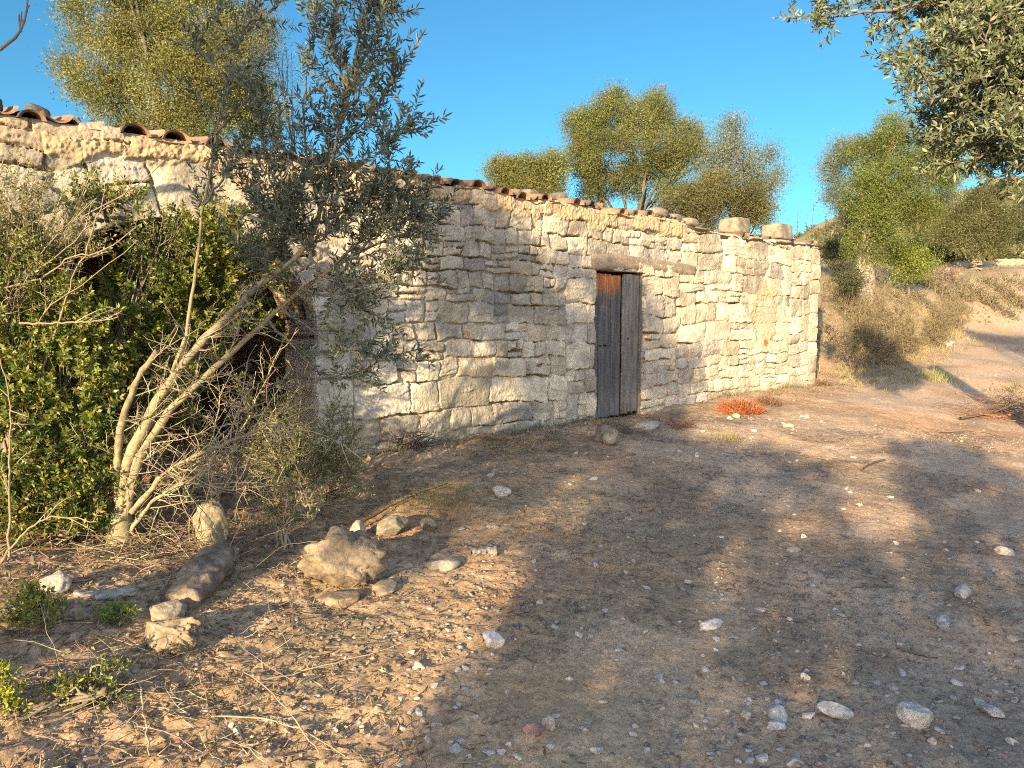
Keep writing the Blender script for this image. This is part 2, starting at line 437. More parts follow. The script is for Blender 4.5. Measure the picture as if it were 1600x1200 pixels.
def top_z(s):
    return 2.81 + .02 * (s / 6) + .018 * fbm(s, s * 0, 2.1, 3, 77) + .022 * np.round(2 * (vn(s * 2.7, s * 0 + 3, 71) + .5)) - .07 * sstep(1.6, 2.1, s) * (1 - sstep(3.0, 5, s) * .5)
def arch_coord(s, z):
    """radius outside the opening's edge and arc length round it"""
    dz = z - ARC_Z; ds = s - ARC_C
    th = np.arctan2(ds / ARC_W, np.maximum(dz, 0) / ARC_H + 1e-6)
    el = np.sqrt((ds / ARC_W) ** 2 + (dz / ARC_H) ** 2)
    r_up = (el - 1) * (ARC_W * np.sin(th) ** 2 + ARC_H * np.cos(th) ** 2)
    r = np.where(dz >= 0, r_up, np.abs(ds) - ARC_W)
    return r, th * .96 * 1.0
def relief(s, z):
    ws = s + .05 * fbm(s, z, 3.3, 2, 101) + .011 * fbm(s, z, 17, 2, 103)
    wz = z + .05 * fbm(s * .6, z * .6, 1.1, 2, 105) * 1.3 + .042 * fbm(s, z, 3.8, 2, 107) + .011 * fbm(s, z, 19, 2, 109)
    ci = np.clip(((ws - S0) / res).astype(int), 0, lab.shape[1] - 1); ri = np.clip((wz / res).astype(int), 0, lab.shape[0] - 1)
    k = lab[ri, ci]
    ra, ta = arch_coord(s, z)
    ra2 = ra + .02 * fbm(s, z, 5, 2, 111); ta2 = ta + .03 * fbm(s, z, 4, 2, 113)
    inar = (ra2 < .43) & (ra2 >= -.05) & (z > ARC_Z - .12)
    pk_ = plab[np.clip((np.clip(ra2, 0, .45) / res).astype(int), 0, plab.shape[0] - 1), np.clip(((ta2 + 2.3) / res).astype(int), 0, plab.shape[1] - 1)]
    k = np.where(inar, pk_, k)
    u = np.where(inar, ta2, ws); v = np.where(inar, ra2, wz)
    a0, a1, b0, b1 = (allc[k, q_] for q_ in range(4))
    hw = (a1 - a0) / 2; hh = (b1 - b0) / 2
    lx = u - (a0 + a1) / 2; lz = v - (b0 + b1) / 2; an = .13 * (cr['tiltx'][k] - .5); lx, lz = lx + an * lz * 1.5, lz - an * lx * .8
    rad = np.minimum(.08 + .38 * cr['rad'][k] ** 1.5, .6) * np.minimum(hw, hh)
    qx = np.abs(lx) - hw + rad; qz = np.abs(lz) - hh + rad
    dd = rad - (np.sqrt(np.maximum(qx, 0) ** 2 + np.maximum(qz, 0) ** 2) + np.minimum(np.maximum(qx, qz), 0))
    dd = dd + .014 * fbm(s, z, 13, 4, 115, .6) - .003
    m_grey = np.exp(-(((s + 2.05) / .85) ** 2 + ((z - 1.72) / .55) ** 2) ** 2)            # area pointed with grey mortar
    u_ = None; m_och = np.exp(-(((s - 4.02 + .1 * fbm(s, z, 5, 3, 122)) / .42) ** 2 + ((z - 1.62) / .50) ** 2) ** 2)
    tz = top_z(s)
    band = sstep(.24, .12, tz - z + .10 * fbm(s, z, 3.5, 3, 117)) * (1 - sstep(1.2, 2.2, s) * .75)
    gap = -.004 + .005 * cr['sd'][k] + .010 * m_grey * cr['kind'][k] + .010 * np.clip(fbm(s, z, 5, 2, 181), -.3, 1)
    body = sstep(gap, gap + .0045, dd)
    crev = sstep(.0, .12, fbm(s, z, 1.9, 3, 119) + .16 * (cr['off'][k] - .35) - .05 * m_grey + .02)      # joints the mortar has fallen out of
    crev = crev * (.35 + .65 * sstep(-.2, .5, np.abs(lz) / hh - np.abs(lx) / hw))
    deep = .015
    bulge = 0
    h = body * (deep + bulge + .026 * (cr['off'][k] - .5) + .07 * (cr['tilt'][k] - .55) * lz + .05 * (cr['tiltx'][k] - .5) * lx) - (1 - body) * (.25 + .75 * crev) * .065
    # quarried faces: a few planar chips and layered edges
    for q_ in range(3):
        ph = 6.283 * ((cr['c'][k] * 7.3 + cr['sd'][k] * (q_ + 1) * 3.1 + q_ * .37) % 1); t_ = .15 + .75 * ((cr['c2'][k] * 5.1 + q_ * .61) % 1); sl = .010 + .026 * ((cr['rad'][k] * 9.7 + q_ * .43) % 1)
        h = h - body * sl * np.maximum(lx / hw * np.cos(ph) + lz / hh * np.sin(ph) + .25 * fbm(s, z, 9, 2, 171 + q_) - t_, 0)
    f1 = fbm(s + 9 * cr['c'][k], z + 7 * cr['sd'][k], 7, 4, 125, .55)
    strat = vn(s * 3, (z + .3 * cr['c2'][k] + .05 * f1) * 42, 127)
    h = h + body * (.009 * f1 + .007 * sstep(.05, .25, strat) * (cr['kind'][k] > .35)) + .005 * fbm(s, z, 45, 3, 129, .7)
    h = h + (1 - body) * .010 * fbm(s, z, 25, 2, 131)
    cov = np.clip(m_och * 1.3 + band * 1.15 + .0, 0, 1)
    n5 = fbm(s, z, 8, 3, 133)
    cov = sstep(.25, .75, cov + .5 * n5 * (cov > .02))
    cov = cov * (.55 + .45 * sstep(.6, .5, cr['kind'][k]))
    h = mixa(h, .026 + .012 * n5 + .014 * fbm(s, z, 34, 3, 135, .6) + .012 * band, cov)
    h = h - .06 * (np.exp(-(((s - 3.30) / .05) ** 2 + ((z - 1.86) / .045) ** 2) ** 2)) * 1.6
    c = ccol[k] * (1 + .30 * fbm(s, z, 9, 4, 137, .65))[..., None]
    # grey weathering, mostly high on the wall's left half
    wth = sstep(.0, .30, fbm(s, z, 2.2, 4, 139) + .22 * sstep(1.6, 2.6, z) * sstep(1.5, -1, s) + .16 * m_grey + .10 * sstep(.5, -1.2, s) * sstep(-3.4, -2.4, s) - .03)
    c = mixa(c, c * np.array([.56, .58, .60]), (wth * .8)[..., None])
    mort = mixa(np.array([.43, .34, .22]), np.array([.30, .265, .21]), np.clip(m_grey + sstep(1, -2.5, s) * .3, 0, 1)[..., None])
    mort = mort * (1 + .3 * fbm(s, z, 30, 2, 141))[..., None]; mort = mixa(mort, np.array([.17, .135, .095]), (crev * .75)[..., None])      # mortar colour darkened in the open joints
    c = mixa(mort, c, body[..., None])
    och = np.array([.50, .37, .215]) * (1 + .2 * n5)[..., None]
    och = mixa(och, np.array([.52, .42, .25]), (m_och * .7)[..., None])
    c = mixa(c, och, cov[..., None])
    br = np.exp(-(((s - 4.04) / .075) ** 2 + ((z - 1.22) / .05) ** 2) ** 2); c = mixa(c, np.array([.50, .17, .06]), (br > .4)[..., None] * 1.0); h = h + .02 * (br > .4)
    return h, c
hut = empty('stone_hut', (*D0, .36)); hut_o = np.array([*D0, .36])
tag(hut, 'long low hut of pale dry stone with a plank door and a dark arched opening', 'stone hut')
ns, nz = 2000, 360
sv = np.concatenate([np.linspace(S0, -6.2, 160, endpoint=False), np.linspace(-6.2, S1, ns - 160)])
tv = np.linspace(0, 1, nz)
Sx, Tz = np.meshgrid(sv, tv)
Zz = .12 + Tz * (top_z(Sx) - .12)
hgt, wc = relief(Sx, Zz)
# stones of the free end stand out unevenly
endo = sstep(5.75, S1, Sx) * (.05 * (_h(np.floor(Zz / .27), np.zeros_like(Zz), 9) - .4) + .03 * fbm(Zz, Zz * 0, 6, 3, 15)); Send = Sx + endo
hgt = hgt - .05 * sstep(S1 - .035, S1, Sx) - .03 * sstep(.985, 1, Tz)
V = wall_pt(Send, Zz, hgt)
ra, _ = arch_coord(Sx, Zz)
ra = ra + .05 * (_h(np.floor((np.arctan2(Sx - ARC_C, Zz - .9)) * 6), Zz * 0, 4) - .5) + .02 * fbm(Sx, Zz, 9, 3, 87)
jl = .0 + .02 * fbm(Zz, Zz * 0, 7, 3, 91) + .03 * (_h(np.floor(Zz / .23), Zz * 0, 12) - .5); jr = .94 + .02 * fbm(Zz, Zz * 0, 7, 3, 93)
indoor = (Sx > jl) & (Sx < jr) & (Zz < 2.13)
inarch = (ra < 0)
hole = inarch | indoor
idx = np.arange(nz * ns).reshape(nz, ns)
fh = hole[:-1, :-1] | hole[1:, :-1] | hole[:-1, 1:] | hole[1:, 1:]
Fq = np.stack([idx[:-1, :-1], idx[:-1, 1:], idx[1:, 1:], idx[1:, :-1]], -1)[~fh]
V = V.reshape(-1, 3); C = wc.reshape(-1, 3)
# turn every rim of the sheet inwards so that the wall has thickness
ed = np.concatenate([Fq[:, [0, 1]], Fq[:, [1, 2]], Fq[:, [2, 3]], Fq[:, [3, 0]]])
key = np.sort(ed, 1); kk = key[:, 0].astype(np.int64) * (nz * ns) + key[:, 1]
u_, inv, cnt = np.unique(kk, return_inverse=True, return_counts=True)
bd = ed[cnt[inv] == 1]
bv = np.unique(bd); remap = -np.ones(nz * ns, int); remap[bv] = np.arange(len(bv))
layers = [V]; cl = [C]; Fs = [Fq]; base_i = len(V); prev = bv
nrm = np.array([N2[0], N2[1], 0])
sB = Sx.ravel()[bv]; zB = Zz.ravel()[bv]
for q, dep in enumerate((.06, .14, .24, .36, .5)):
    off = .03 * fbm(sB * 3 + zB * 3, dep * 14 + 0 * sB, 3, 3, 140)
    tgt = wall_pt(sB + np.where((sB > -1) & (sB < 2), np.where(sB < .5, -1, 1) * off, 0), zB, -dep)
    layers.append(tgt); cl.append(C[bv] * .9)
    nxt = base_i + np.arange(len(bv))
    a_, b_ = remap[bd[:, 0]], remap[bd[:, 1]]
    Fs.append(np.stack([prev[b_], prev[a_], nxt[a_], nxt[b_]], -1)); base_i += len(bv); prev = nxt
V = np.concatenate(layers) - hut_o; Cc = np.concatenate(cl); Fq = np.concatenate(Fs)
used = np.unique(Fq); rm = -np.ones(len(V), int); rm[used] = np.arange(len(used))
me = make_mesh('front_wall', V[used], rm[Fq], M_stone, Cc[used], False)
ob('front_wall', me, hut)

# the hut's other walls (closed volume, seen dark through the opening)
def rough_quad(acc, p00, p10, p11, p01, nu, nv, seed, amp=.03, col=(.36, .31, .23)):
    u, v = np.meshgrid(np.linspace(0, 1, nu), np.linspace(0, 1, nv)); u = u[..., None]; v = v[..., None]
    Pq = (1 - u) * (1 - v) * p00 + u * (1 - v) * p10 + u * v * p11 + (1 - u) * v * p01
    n_ = np.cross(np.asarray(p10) - p00, np.asarray(p01) - p00); n_ = n_ / np.linalg.norm(n_)
    Lu = np.linalg.norm(np.asarray(p10) - p00); Lv = np.linalg.norm(np.asarray(p01) - p00)
    br = np.clip(np.minimum(np.abs(((u * Lu / .35 + np.floor(v * Lv / .2) * .5) % 1) - .5) * .35, np.abs((v * Lv / .2) % 1 - .5) * .2) * -1 + .1, 0, .03)
    e = np.minimum(np.minimum(u, 1 - u), np.minimum(v, 1 - v)) > 0
    Pq = Pq + n_ * (amp * fbm(u * Lu, v * Lv, 5, 3, seed) + br * .8) * e
    i = np.arange(nu * nv).reshape(nv, nu)
    f = np.stack([i[:-1, :-1], i[:-1, 1:], i[1:, 1:], i[1:, :-1]], -1).reshape(-1, 4)
    acc.add(Pq.reshape(-1, 3), f, np.array(col) * (1 + .3 * fbm(u * Lu, v * Lv, 6, 2, seed + 1)).reshape(-1, 1))
DEP = -3.4
acc = Acc(); w3 = lambda s, z, d: wall_pt(s, z, d)
rough_quad(acc, w3(S1 - .02, .1, -.02), w3(S1 - .02, .1, DEP), w3(S1 - .02, 3.2, DEP), w3(S1 - .02, 2.74, -.02), 120, 100, 201)
rough_quad(acc, w3(S0, .0, DEP), w3(S1, .0, DEP), w3(S1, 3.28, DEP), w3(S0, 3.28, DEP), 160, 40, 203)
rough_quad(acc, w3(S0, .0, 0), w3(S0, .0, DEP), w3(S0, 3.28, DEP), w3(S0, 2.74, 0), 60, 50, 205)
rough_quad(acc, w3(-3.2, .0, -.5), w3(-3.2, .0, DEP), w3(-3.2, 3.0, DEP), w3(-3.2, 2.7, -.5), 60, 50, 207)
acc.build('side_and_back_walls', M_stone, hut, hut_o, True)

# plank ceiling slab of earth under the tiles
acc = Acc()
sg = np.linspace(S0 - .05, S1 + .04, 300); dg = np.concatenate([np.linspace(.028, -.4, 12), np.linspace(-.55, DEP - .1, 20)])
SS, DD = np.meshgrid(sg, dg)
def roof_z(s, d): return top_z(s) - .02 + (-d) * .135
zt = roof_z(SS, DD) + .03 * fbm(SS, DD, 3, 3, 211) + .012 * fbm(SS, DD, 20, 2, 213) - .012 * (DD > .02)
i = np.arange(SS.size).reshape(SS.shape); f = np.stack([i[:-1, :-1], i[:-1, 1:], i[1:, 1:], i[1:, :-1]], -1).reshape(-1, 4)
gcol = mixa(np.array([.44, .31, .18]), np.array([.25, .22, .17]), sstep(1.2, 2.6, SS)[..., None]).reshape(-1, 3)
acc.add(wall_pt(SS, zt, DD + .05 * fbm(SS, SS * 0, 4, 3, 215)).reshape(-1, 3), f, gcol)
acc.add(wall_pt(SS, zt - .05, DD - .03).reshape(-1, 3), f, gcol * .8)
front = np.stack([i[0, :-1], i[0, 1:], i[0, 1:] + SS.size, i[0, :-1] + SS.size], -1); acc.F.append(front)
acc.build('roof_bed', M_stone, hut, hut_o, True)

# clay canal tiles laid in rows up the slope
acc = Acc()
def canal(acc, s, d0, d1, r0, r1, z0, z1, up=True, col=(1, 1, 1), tilt=0., th=.014):
    a = np.linspace(-1.45, 1.45, 9); k = 4
    for inner in (0, 1):
        rr = np.linspace(r0, r1, k) - inner * th
        dd_ = np.linspace(d0, d1, k); zz = np.linspace(z0, z1, k)
        sgn = 1 if up else -1
        V = wall_pt(s + np.sin(a)[None] * rr[:, None] + tilt * (dd_[:, None] - d0), zz[:, None] + sgn * (np.cos(a)[None] * rr[:, None] * .85) - (0 if up else -.09) * 1, dd_[:, None] + 0 * a[None]).reshape(-1, 3)
        ii = np.arange(k * 9).reshape(k, 9); f = np.stack([ii[:-1, :-1], ii[:-1, 1:], ii[1:, 1:], ii[1:, :-1]], -1).reshape(-1, 4)
        acc.add(V, f, col)
    n = k * 9; b = acc.n - 2 * n
    lip = np.array([[b + q, b + q + 1, b + n + q + 1, b + n + q] for q in range(8)]); acc.F.append(lip)
s = S0 + .1
tile_pal = [(.30, .16, .095), (.34, .19, .11), (.27, .18, .12), (.21, .165, .125), (.38, .25, .15), (.15, .125, .10)]
while s < S1 - .05:
    for row in range(8):
        if row == 0 and rng.random() < (.22 if s < .9 else .8): continue
        d0 = .055 - row * .36 + rng.normal(0, .02); 
        if s > 1.3 and row == 0: d0 -= .05
        zz = float(roof_z(np.array(s), d0)) + .012 + .01 * row * 0
        c = np.array(tile_pal[rng.integers(0, 6)]) * rng.uniform(.75, 1.2)
        if s < -4: c = mixa(c, np.array([.17, .12, .09]), .5)
        if s > .9: c = mixa(c, np.array([.21, .18, .14]), .85)
        flat = rng.uniform(.8, 1.05) * (1 if s < 1.3 else .75)
        canal(acc, s + rng.normal(0, .015), d0, d0 - .46, .098 * flat, .078 * flat, zz - .01, zz + .055, True, c, rng.normal(0, .05))
        if row < 7:
            canal(acc, s + .145 + rng.normal(0, .01), d0 - .03, d0 - .48, .085, .07, zz - .01, zz + .05, False, np.array(tile_pal[rng.integers(0, 6)]) * .8)
    s += rng.uniform(.27, .31)
acc.build('roof_tiles', M_tile, hut, hut_o, True)

# lintel log over the door
acc = Acc()
t = np.linspace(0, 1, 40); sL = -.14 + t * 2.28
zc = 2.215 + .035 * np.sin(t * 3.0) - .01 * t; rl = (.108 - .030 * t ** 1.5) * (1 + .05 * fbm(t * 6, t * 0, 1, 3, 301))
pts = wall_pt(sL, zc, -.055 + .01 * np.sin(t * 9)); pts = pts
th = np.linspace(0, 2 * math.pi, 18, endpoint=False)
sq = 1.0 - .13 * np.cos(4 * th)
rr = rl[:, None] * sq[None] * (1 + .06 * fbm(t[:, None] * 12, th[None] * 2, 1, 3, 303)); rr[0] *= .55; rr[-1] *= .3
d3 = np.array([N2[0], N2[1], 0]); V = pts[:, None] + rr[..., None] * (np.cos(th)[None, :, None] * d3 * .9 + np.sin(th)[None, :, None] * np.array([0, 0, 1.]))
i = np.arange(40 * 18).reshape(40, 18); f = np.stack([i[:-1], np.roll(i, -1, 1)[:-1], np.roll(i, -1, 1)[1:], i[1:]], -1).reshape(-1, 4)
acc.add(V.reshape(-1, 3), f, var_col(40 * 18, (.30, .24, .17), .05, .02))
for e in (0, 39): acc.F.append(np.array([[i[e, 0], i[e, q], i[e, q + 1], i[e, q + 2]] for q in range(1, 16, 2)]))
acc.build('lintel', M_bark, hut, hut_o, True)

# door: boards of unequal colour and wear, gaps between them
door = empty('door', (0, 0, 0)); door.parent = hut
def board(s0, s1, z0, z1, d, cfun, seed, name='board'):
    acc = Acc(); nu, nv = 14, 90
    u = np.linspace(0, 1, nu); v = np.linspace(0, 1, nv); uu, vv = np.meshgrid(u, v)
    bott = z0 + .035 * fbm(uu * 5, uu * 0 + seed, 1.5, 2, seed)
    zz = bott + vv * (z1 - bott); ss = s0 + uu * (s1 - s0) + .006 * fbm(vv * 6, vv * 0 + uu.round() * 5, 1, 3, seed)
    dd = d + .004 * fbm(ss * 40, zz * 2, 1, 3, seed + 1) + .008 * (vv - .5) * (seed % 3 - 1) - .006 * ((uu < .04) | (uu > .96))
    Vf = wall_pt(ss, zz, dd).reshape(-1, 3); Vb = wall_pt(ss, zz, dd * 0 + d - .028).reshape(-1, 3)
    i = np.arange(nu * nv).reshape(nv, nu); f = np.stack([i[:-1, :-1], i[:-1, 1:], i[1:, 1:], i[1:, :-1]], -1).reshape(-1, 4)
    acc.add(Vf, f, cfun(ss, zz).reshape(-1, 3)); acc.add(Vb, f[:, ::-1], cfun(ss, zz).reshape(-1, 3))
    n = nu * nv
    rim = np.concatenate([i[0], i[1:, -1], i[-1, -2::-1], i[-2:0:-1, 0]]); r2 = np.roll(rim, -1)
    acc.F.append(np.stack([r2, rim, rim + n, r2 + n], -1))
    return acc.build(name, M_wood, door, hut_o)
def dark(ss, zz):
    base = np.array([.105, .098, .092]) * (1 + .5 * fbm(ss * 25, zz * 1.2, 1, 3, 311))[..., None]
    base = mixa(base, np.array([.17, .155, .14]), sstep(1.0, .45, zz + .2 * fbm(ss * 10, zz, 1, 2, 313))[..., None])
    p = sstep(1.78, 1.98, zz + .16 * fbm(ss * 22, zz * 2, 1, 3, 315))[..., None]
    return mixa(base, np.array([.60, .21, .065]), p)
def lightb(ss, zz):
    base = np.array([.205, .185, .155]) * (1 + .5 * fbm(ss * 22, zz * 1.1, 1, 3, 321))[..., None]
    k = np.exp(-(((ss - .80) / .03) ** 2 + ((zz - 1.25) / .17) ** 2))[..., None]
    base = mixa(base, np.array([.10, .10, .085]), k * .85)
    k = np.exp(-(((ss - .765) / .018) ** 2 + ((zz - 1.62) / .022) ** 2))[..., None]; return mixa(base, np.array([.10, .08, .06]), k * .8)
ZB = .40
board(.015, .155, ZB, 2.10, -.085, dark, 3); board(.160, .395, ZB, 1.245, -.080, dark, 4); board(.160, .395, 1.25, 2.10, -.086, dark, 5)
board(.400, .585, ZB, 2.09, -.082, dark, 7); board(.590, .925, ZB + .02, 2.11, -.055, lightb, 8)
acc = Acc(); acc2 = []
for z in (.75, 1.85):   # battens on the inside
    pass
# a bent iron nail head and a worn keyhole
acc = Acc(); tube(acc, wall_pt(np.array([.69, .69]), np.array([1.33, 1.33]), np.array([-.06, -.043])), [.012, .011], 8, (.05, .045, .04))
acc.build('nail_head', M_twig, door, hut_o)
# door posts inside the opening
acc = Acc()
for a0, a1 in ((-.03, .02), (.93, .98)):
    for zz in (0,):
        p = np.array([wall_pt(a, z, d) for z in (.3, 2.12) for a, d in ((a0, -.03 if a0 > .5 else -.07), (a1, -.03 if a0 > .5 else -.07), (a1, -.14), (a0, -.14))])
        acc.add(p, [[0, 1, 5, 4], [1, 2, 6, 5], [2, 3, 7, 6], [3, 0, 4, 7]], (.2, .17, .13))
acc.build('door_frame', M_wood, hut, hut_o)
# door threshold of stone is a loose slab, placed with the stones

# ------------------------------------------------------------------ stones
def ico():
    t = (1 + 5 ** .5) / 2
    v = np.array([[-1, t, 0], [1, t, 0], [-1, -t, 0], [1, -t, 0], [0, -1, t], [0, 1, t], [0, -1, -t], [0, 1, -t], [t, 0, -1], [t, 0, 1], [-t, 0, -1], [-t, 0, 1]], float)
    f = np.array([[0, 11, 5], [0, 5, 1], [0, 1, 7], [0, 7, 10], [0, 10, 11], [1, 5, 9], [5, 11, 4], [11, 10, 2], [10, 7, 6], [7, 1, 8], [3, 9, 4], [3, 4, 2], [3, 2, 6], [3, 6, 8], [3, 8, 9], [4, 9, 5], [2, 4, 11], [6, 2, 10], [8, 6, 7], [9, 8, 1]])
    return v / np.linalg.norm(v[0]), f
def subdiv(v, f):
    cache = {}; v = list(v); nf = []
    def mid(a, b):
        k = (min(a, b), max(a, b))
        if k not in cache: m = (v[a] + v[b]) / 2; v.append(m / np.linalg.norm(m)); cache[k] = len(v) - 1
        return cache[k]
    for a, b, c in f:
        x, y, z = mid(a, b), mid(b, c), mid(c, a); nf += [[a, x, z], [b, y, x], [c, z, y], [x, y, z]]
    return np.array(v), np.array(nf)
ICO0 = ico(); ICO1 = subdiv(*ICO0); ICO2 = subdiv(*ICO1); ICO3 = subdiv(*ICO2); ICO4 = subdiv(*ICO3)
def rock_shape(seed, sph=ICO3, planes=9, rough=.05, cut=(.55, .9)):
    """a stone broken along planes, then worn"""
    r_ = np.random.default_rng(seed); v = sph[0].copy()
    for _ in range(planes):
        n_ = unit(r_.normal(size=3)); c = r_.uniform(*cut); dd = v @ n_ - c
        v = v - np.maximum(dd, 0)[:, None] * n_[None]
    d = 1 + rough * (fbm(v[:, 0] * 2 + v[:, 2], v[:, 1] * 2 + v[:, 2] * 1.3, 1.3, 4, seed) + .5 * fbm(v[:, 0] * 5, v[:, 2] * 5 + v[:, 1] * 4, 2, 3, seed + 5))
    return v * d[:, None]
def boxy(v, e=5):
    return v / ((np.abs(v) ** e).sum(1) ** (1 / e))[:, None] * .86
def rock(name, p, size, seed, label, cat='stone', group=None, col=(.42, .38, .32), rot=None, sink=.25, sph=ICO3, planes=9, rough=.09, cut=(.55, .9), kind=None, tilt=.15, mat=None, box=0):
    v0 = rock_shape(seed, sph, planes, rough, cut)
    if box: v0 = boxy(sph[0], box) * (1 + .07 * fbm(sph[0][:, 0] * 2 + sph[0][:, 2] * 1.7, sph[0][:, 1] * 2 - sph[0][:, 2], 1.4, 4, seed))[:, None]
    v = v0 * np.array(size) * .5 / .85
    r_ = np.random.default_rng(seed + 99)
    a = r_.uniform(0, 6.28) if rot is None else rot
    tx, ty = r_.normal(0, tilt, 2)
    Rx = np.array([[1, 0, 0], [0, math.cos(tx), -math.sin(tx)], [0, math.sin(tx), math.cos(tx)]]); Ry = np.array([[math.cos(ty), 0, math.sin(ty)], [0, 1, 0], [-math.sin(ty), 0, math.cos(ty)]])
    Rz = np.array([[math.cos(a), -math.sin(a), 0], [math.sin(a), math.cos(a), 0], [0, 0, 1]])
    v = v @ (Rz @ Ry @ Rx).T
    zmin = v[:, 2].min(); v[:, 2] -= zmin + sink * size[2]
    c = np.array(col) * (1 + .5 * fbm(v[:, 0] / max(size) * 4 + 3, v[:, 1] / max(size) * 4 + v[:, 2] / max(size) * 4, 1.6, 4, seed + 3, .65))[:, None] * (1 + .22 * fbm(v[:, 0] / max(size) * 3, v[:, 1] / max(size) * 3 + v[:, 2] / max(size) * 3, 1.2, 3, seed))[:, None]
    o = ob(name, make_mesh(name, v, sph[1], mat or M_rock, c, False), None, p)
    tag(o, label, cat, group, kind); return o
def pxm(px, py):
    """metres per photo pixel at a ground point"""
    g = GS(px, py); return g, g[1] / 1200
# rocks with a look of their own: photo point of the foot, width, height in photo pixels
def place(px, py, wpx, hpx, seed, label, name='rock', cat='rock', col=(.42, .36, .27), depthf=.8, **kw):
    g, m = pxm(px, py)
    return rock(name, g, (wpx * m, wpx * m * depthf, hpx * m), seed, label, cat, col=col, **kw)
place(330, 860, 44, 74, 12, 'upright squat pale boulder standing beside the olive trunk', col=(.30, .245, .155), depthf=.9, rot=.2, sink=.12, sph=ICO4, rough=.16, cut=(.7, .92), tilt=.03)
place(536, 918, 112, 84, 23, 'broad brown weathered boulder with grooved side and dark shadow on its right', col=(.235, .185, .125), rot=.35, depthf=.7, sink=.22, sph=ICO4, rough=.34, cut=(.6, .9), tilt=.05)
place(528, 938, 62, 30, 24, 'small brown rock at the front foot of the grooved boulder', col=(.24, .185, .12), sink=.4, rot=.1)
place(560, 842, 30, 36, 25, 'pale pointed stone behind the grooved boulder', col=(.38, .33, .24), sink=.2)
place(616, 832, 58, 30, 26, 'rounded grey brown boulder lying by the end of the dry brush', col=(.23, .20, .145), sink=.35, rot=0, sph=ICO4)
place(670, 828, 34, 20, 27, 'small round brown boulder right of the grey brown one', col=(.22, .185, .13), sink=.4)
place(266, 1012, 104, 58, 28, 'long cracked brown rock lowest of the rocks under the olive', col=(.27, .215, .14), sink=.3, rot=-.45, depthf=.5, sph=ICO4, rough=.34, tilt=.06)
place(262, 968, 52, 44, 29, 'pale crumbly rock behind the long cracked rock', col=(.33, .28, .20), sink=.3, rough=.16)
place(86, 925, 44, 34, 31, 'white knobbly stone left of the bleached wood slab', col=(.38, .34, .27), sink=.3, rough=.16)
place(690, 885, 60, 22, 32, 'flat grey stone sunk in the soil by a driftwood knot', col=(.33, .29, .24), sink=.5)
place(600, 925, 44, 14, 33, 'low pale stone just right of the grooved boulder', col=(.28, .22, .15), sink=.45)
place(345, 880, 60, 24, 34, 'flat dull stone under the upright boulder', col=(.30, .25, .18), sink=.4)
place(1430, 1135, 56, 36, 41, 'largest whitish wedge stone on the shaded track', cat='stone', col=(.46, .43, .38), rot=-.7, depthf=.55, sink=.2)
place(1305, 1122, 50, 22, 42, 'long whitish stone left of the largest wedge stone', cat='stone', col=(.47, .44, .38), rot=-.1, depthf=.5, sink=.25)
place(1108, 984, 40, 16, 43, 'flat whitish stone in the middle of the shaded track', cat='stone', col=(.50, .47, .43), rot=.1, depthf=.5, sink=.3)
place(770, 1010, 36, 26, 44, 'white angular stone on the shadow edge', cat='stone', col=(.50, .47, .42), sink=.15)
place(1548, 1118, 38, 20, 45, 'flat grey stone near the right edge of the track', cat='stone', col=(.35, .34, .32), depthf=.7, sink=.3)
place(1473, 980, 26, 22, 46, 'blue grey round stone alone on the track', cat='stone', col=(.27, .28, .28), sink=.25)
place(1570, 865, 30, 16, 47, 'pale oval stone near the right verge', cat='stone', col=(.50, .44, .36), sink=.3)
place(783, 773, 28, 16, 48, 'pale flat stone on the shaded ground below the wall', cat='stone', col=(.46, .42, .34), sink=.25)
place(1503, 934, 34, 16, 49, 'thin grey slab stone on the right of the track', cat='stone', col=(.35, .34, .32), depthf=.6, sink=.3)
place(832, 1145, 32, 24, 50, 'pinkish square stone at the bottom of the track', cat='stone', col=(.33, .20, .16), depthf=.8, sink=.25)
place(857, 1140, 22, 24, 51, 'pale brown cube shaped stone beside the pinkish one', cat='stone', col=(.42, .36, .28), sink=.2)
place(1210, 1142, 32, 16, 52, 'leaf shaped whitish stone low on the track', cat='stone', col=(.48, .45, .40), rot=-.5, depthf=.45, sink=.3)
place(1215, 1125, 34, 24, 53, 'chunky grey white stone above the leaf shaped one', cat='stone', col=(.42, .40, .36), sink=.25)
place(1232, 668, 15, 8, 54, 'cream stone at the edge of the sunlit dirt near the dry orange plant', cat='stone', col=(.40, .35, .26), sink=.3)
place(1150, 654, 13, 8, 55, 'cream stone lying against the dry orange plant', cat='stone', col=(.42, .36, .26), sink=.3)
place(945, 690, 62, 26, 56, 'dark earthy stone slab in front of the plank door', cat='stone', col=(.22, .19, .15), sink=.3, depthf=.5)
place(1010, 668, 40, 14, 57, 'pale broken step stone right under the door', cat='stone', col=(.42, .38, .30), sink=.35)
place(1480, 540, 24, 10, 58, 'pale stone up the sunlit bank by the track', cat='stone', col=(.5, .43, .31), sink=.3)
# two blocks on the roof
for k, (s_, wd, hg, lb) in enumerate(((3.72, .40, .24, 'squared grey block resting on the roof, nearer the door'), (5.1, .50, .26, 'squared grey block resting on the roof near its free end'))):
    zt_ = float(roof_z(np.array(s_), -.35)) + .05
    rock('roof_block', wall_pt(s_, zt_, -.35), (wd, .34, hg), 60 + k, lb, 'stone block', col=(.25, .215, .155), rot=math.atan2(U[1], U[0]), sink=.12, sph=ICO4, tilt=.03, box=7)
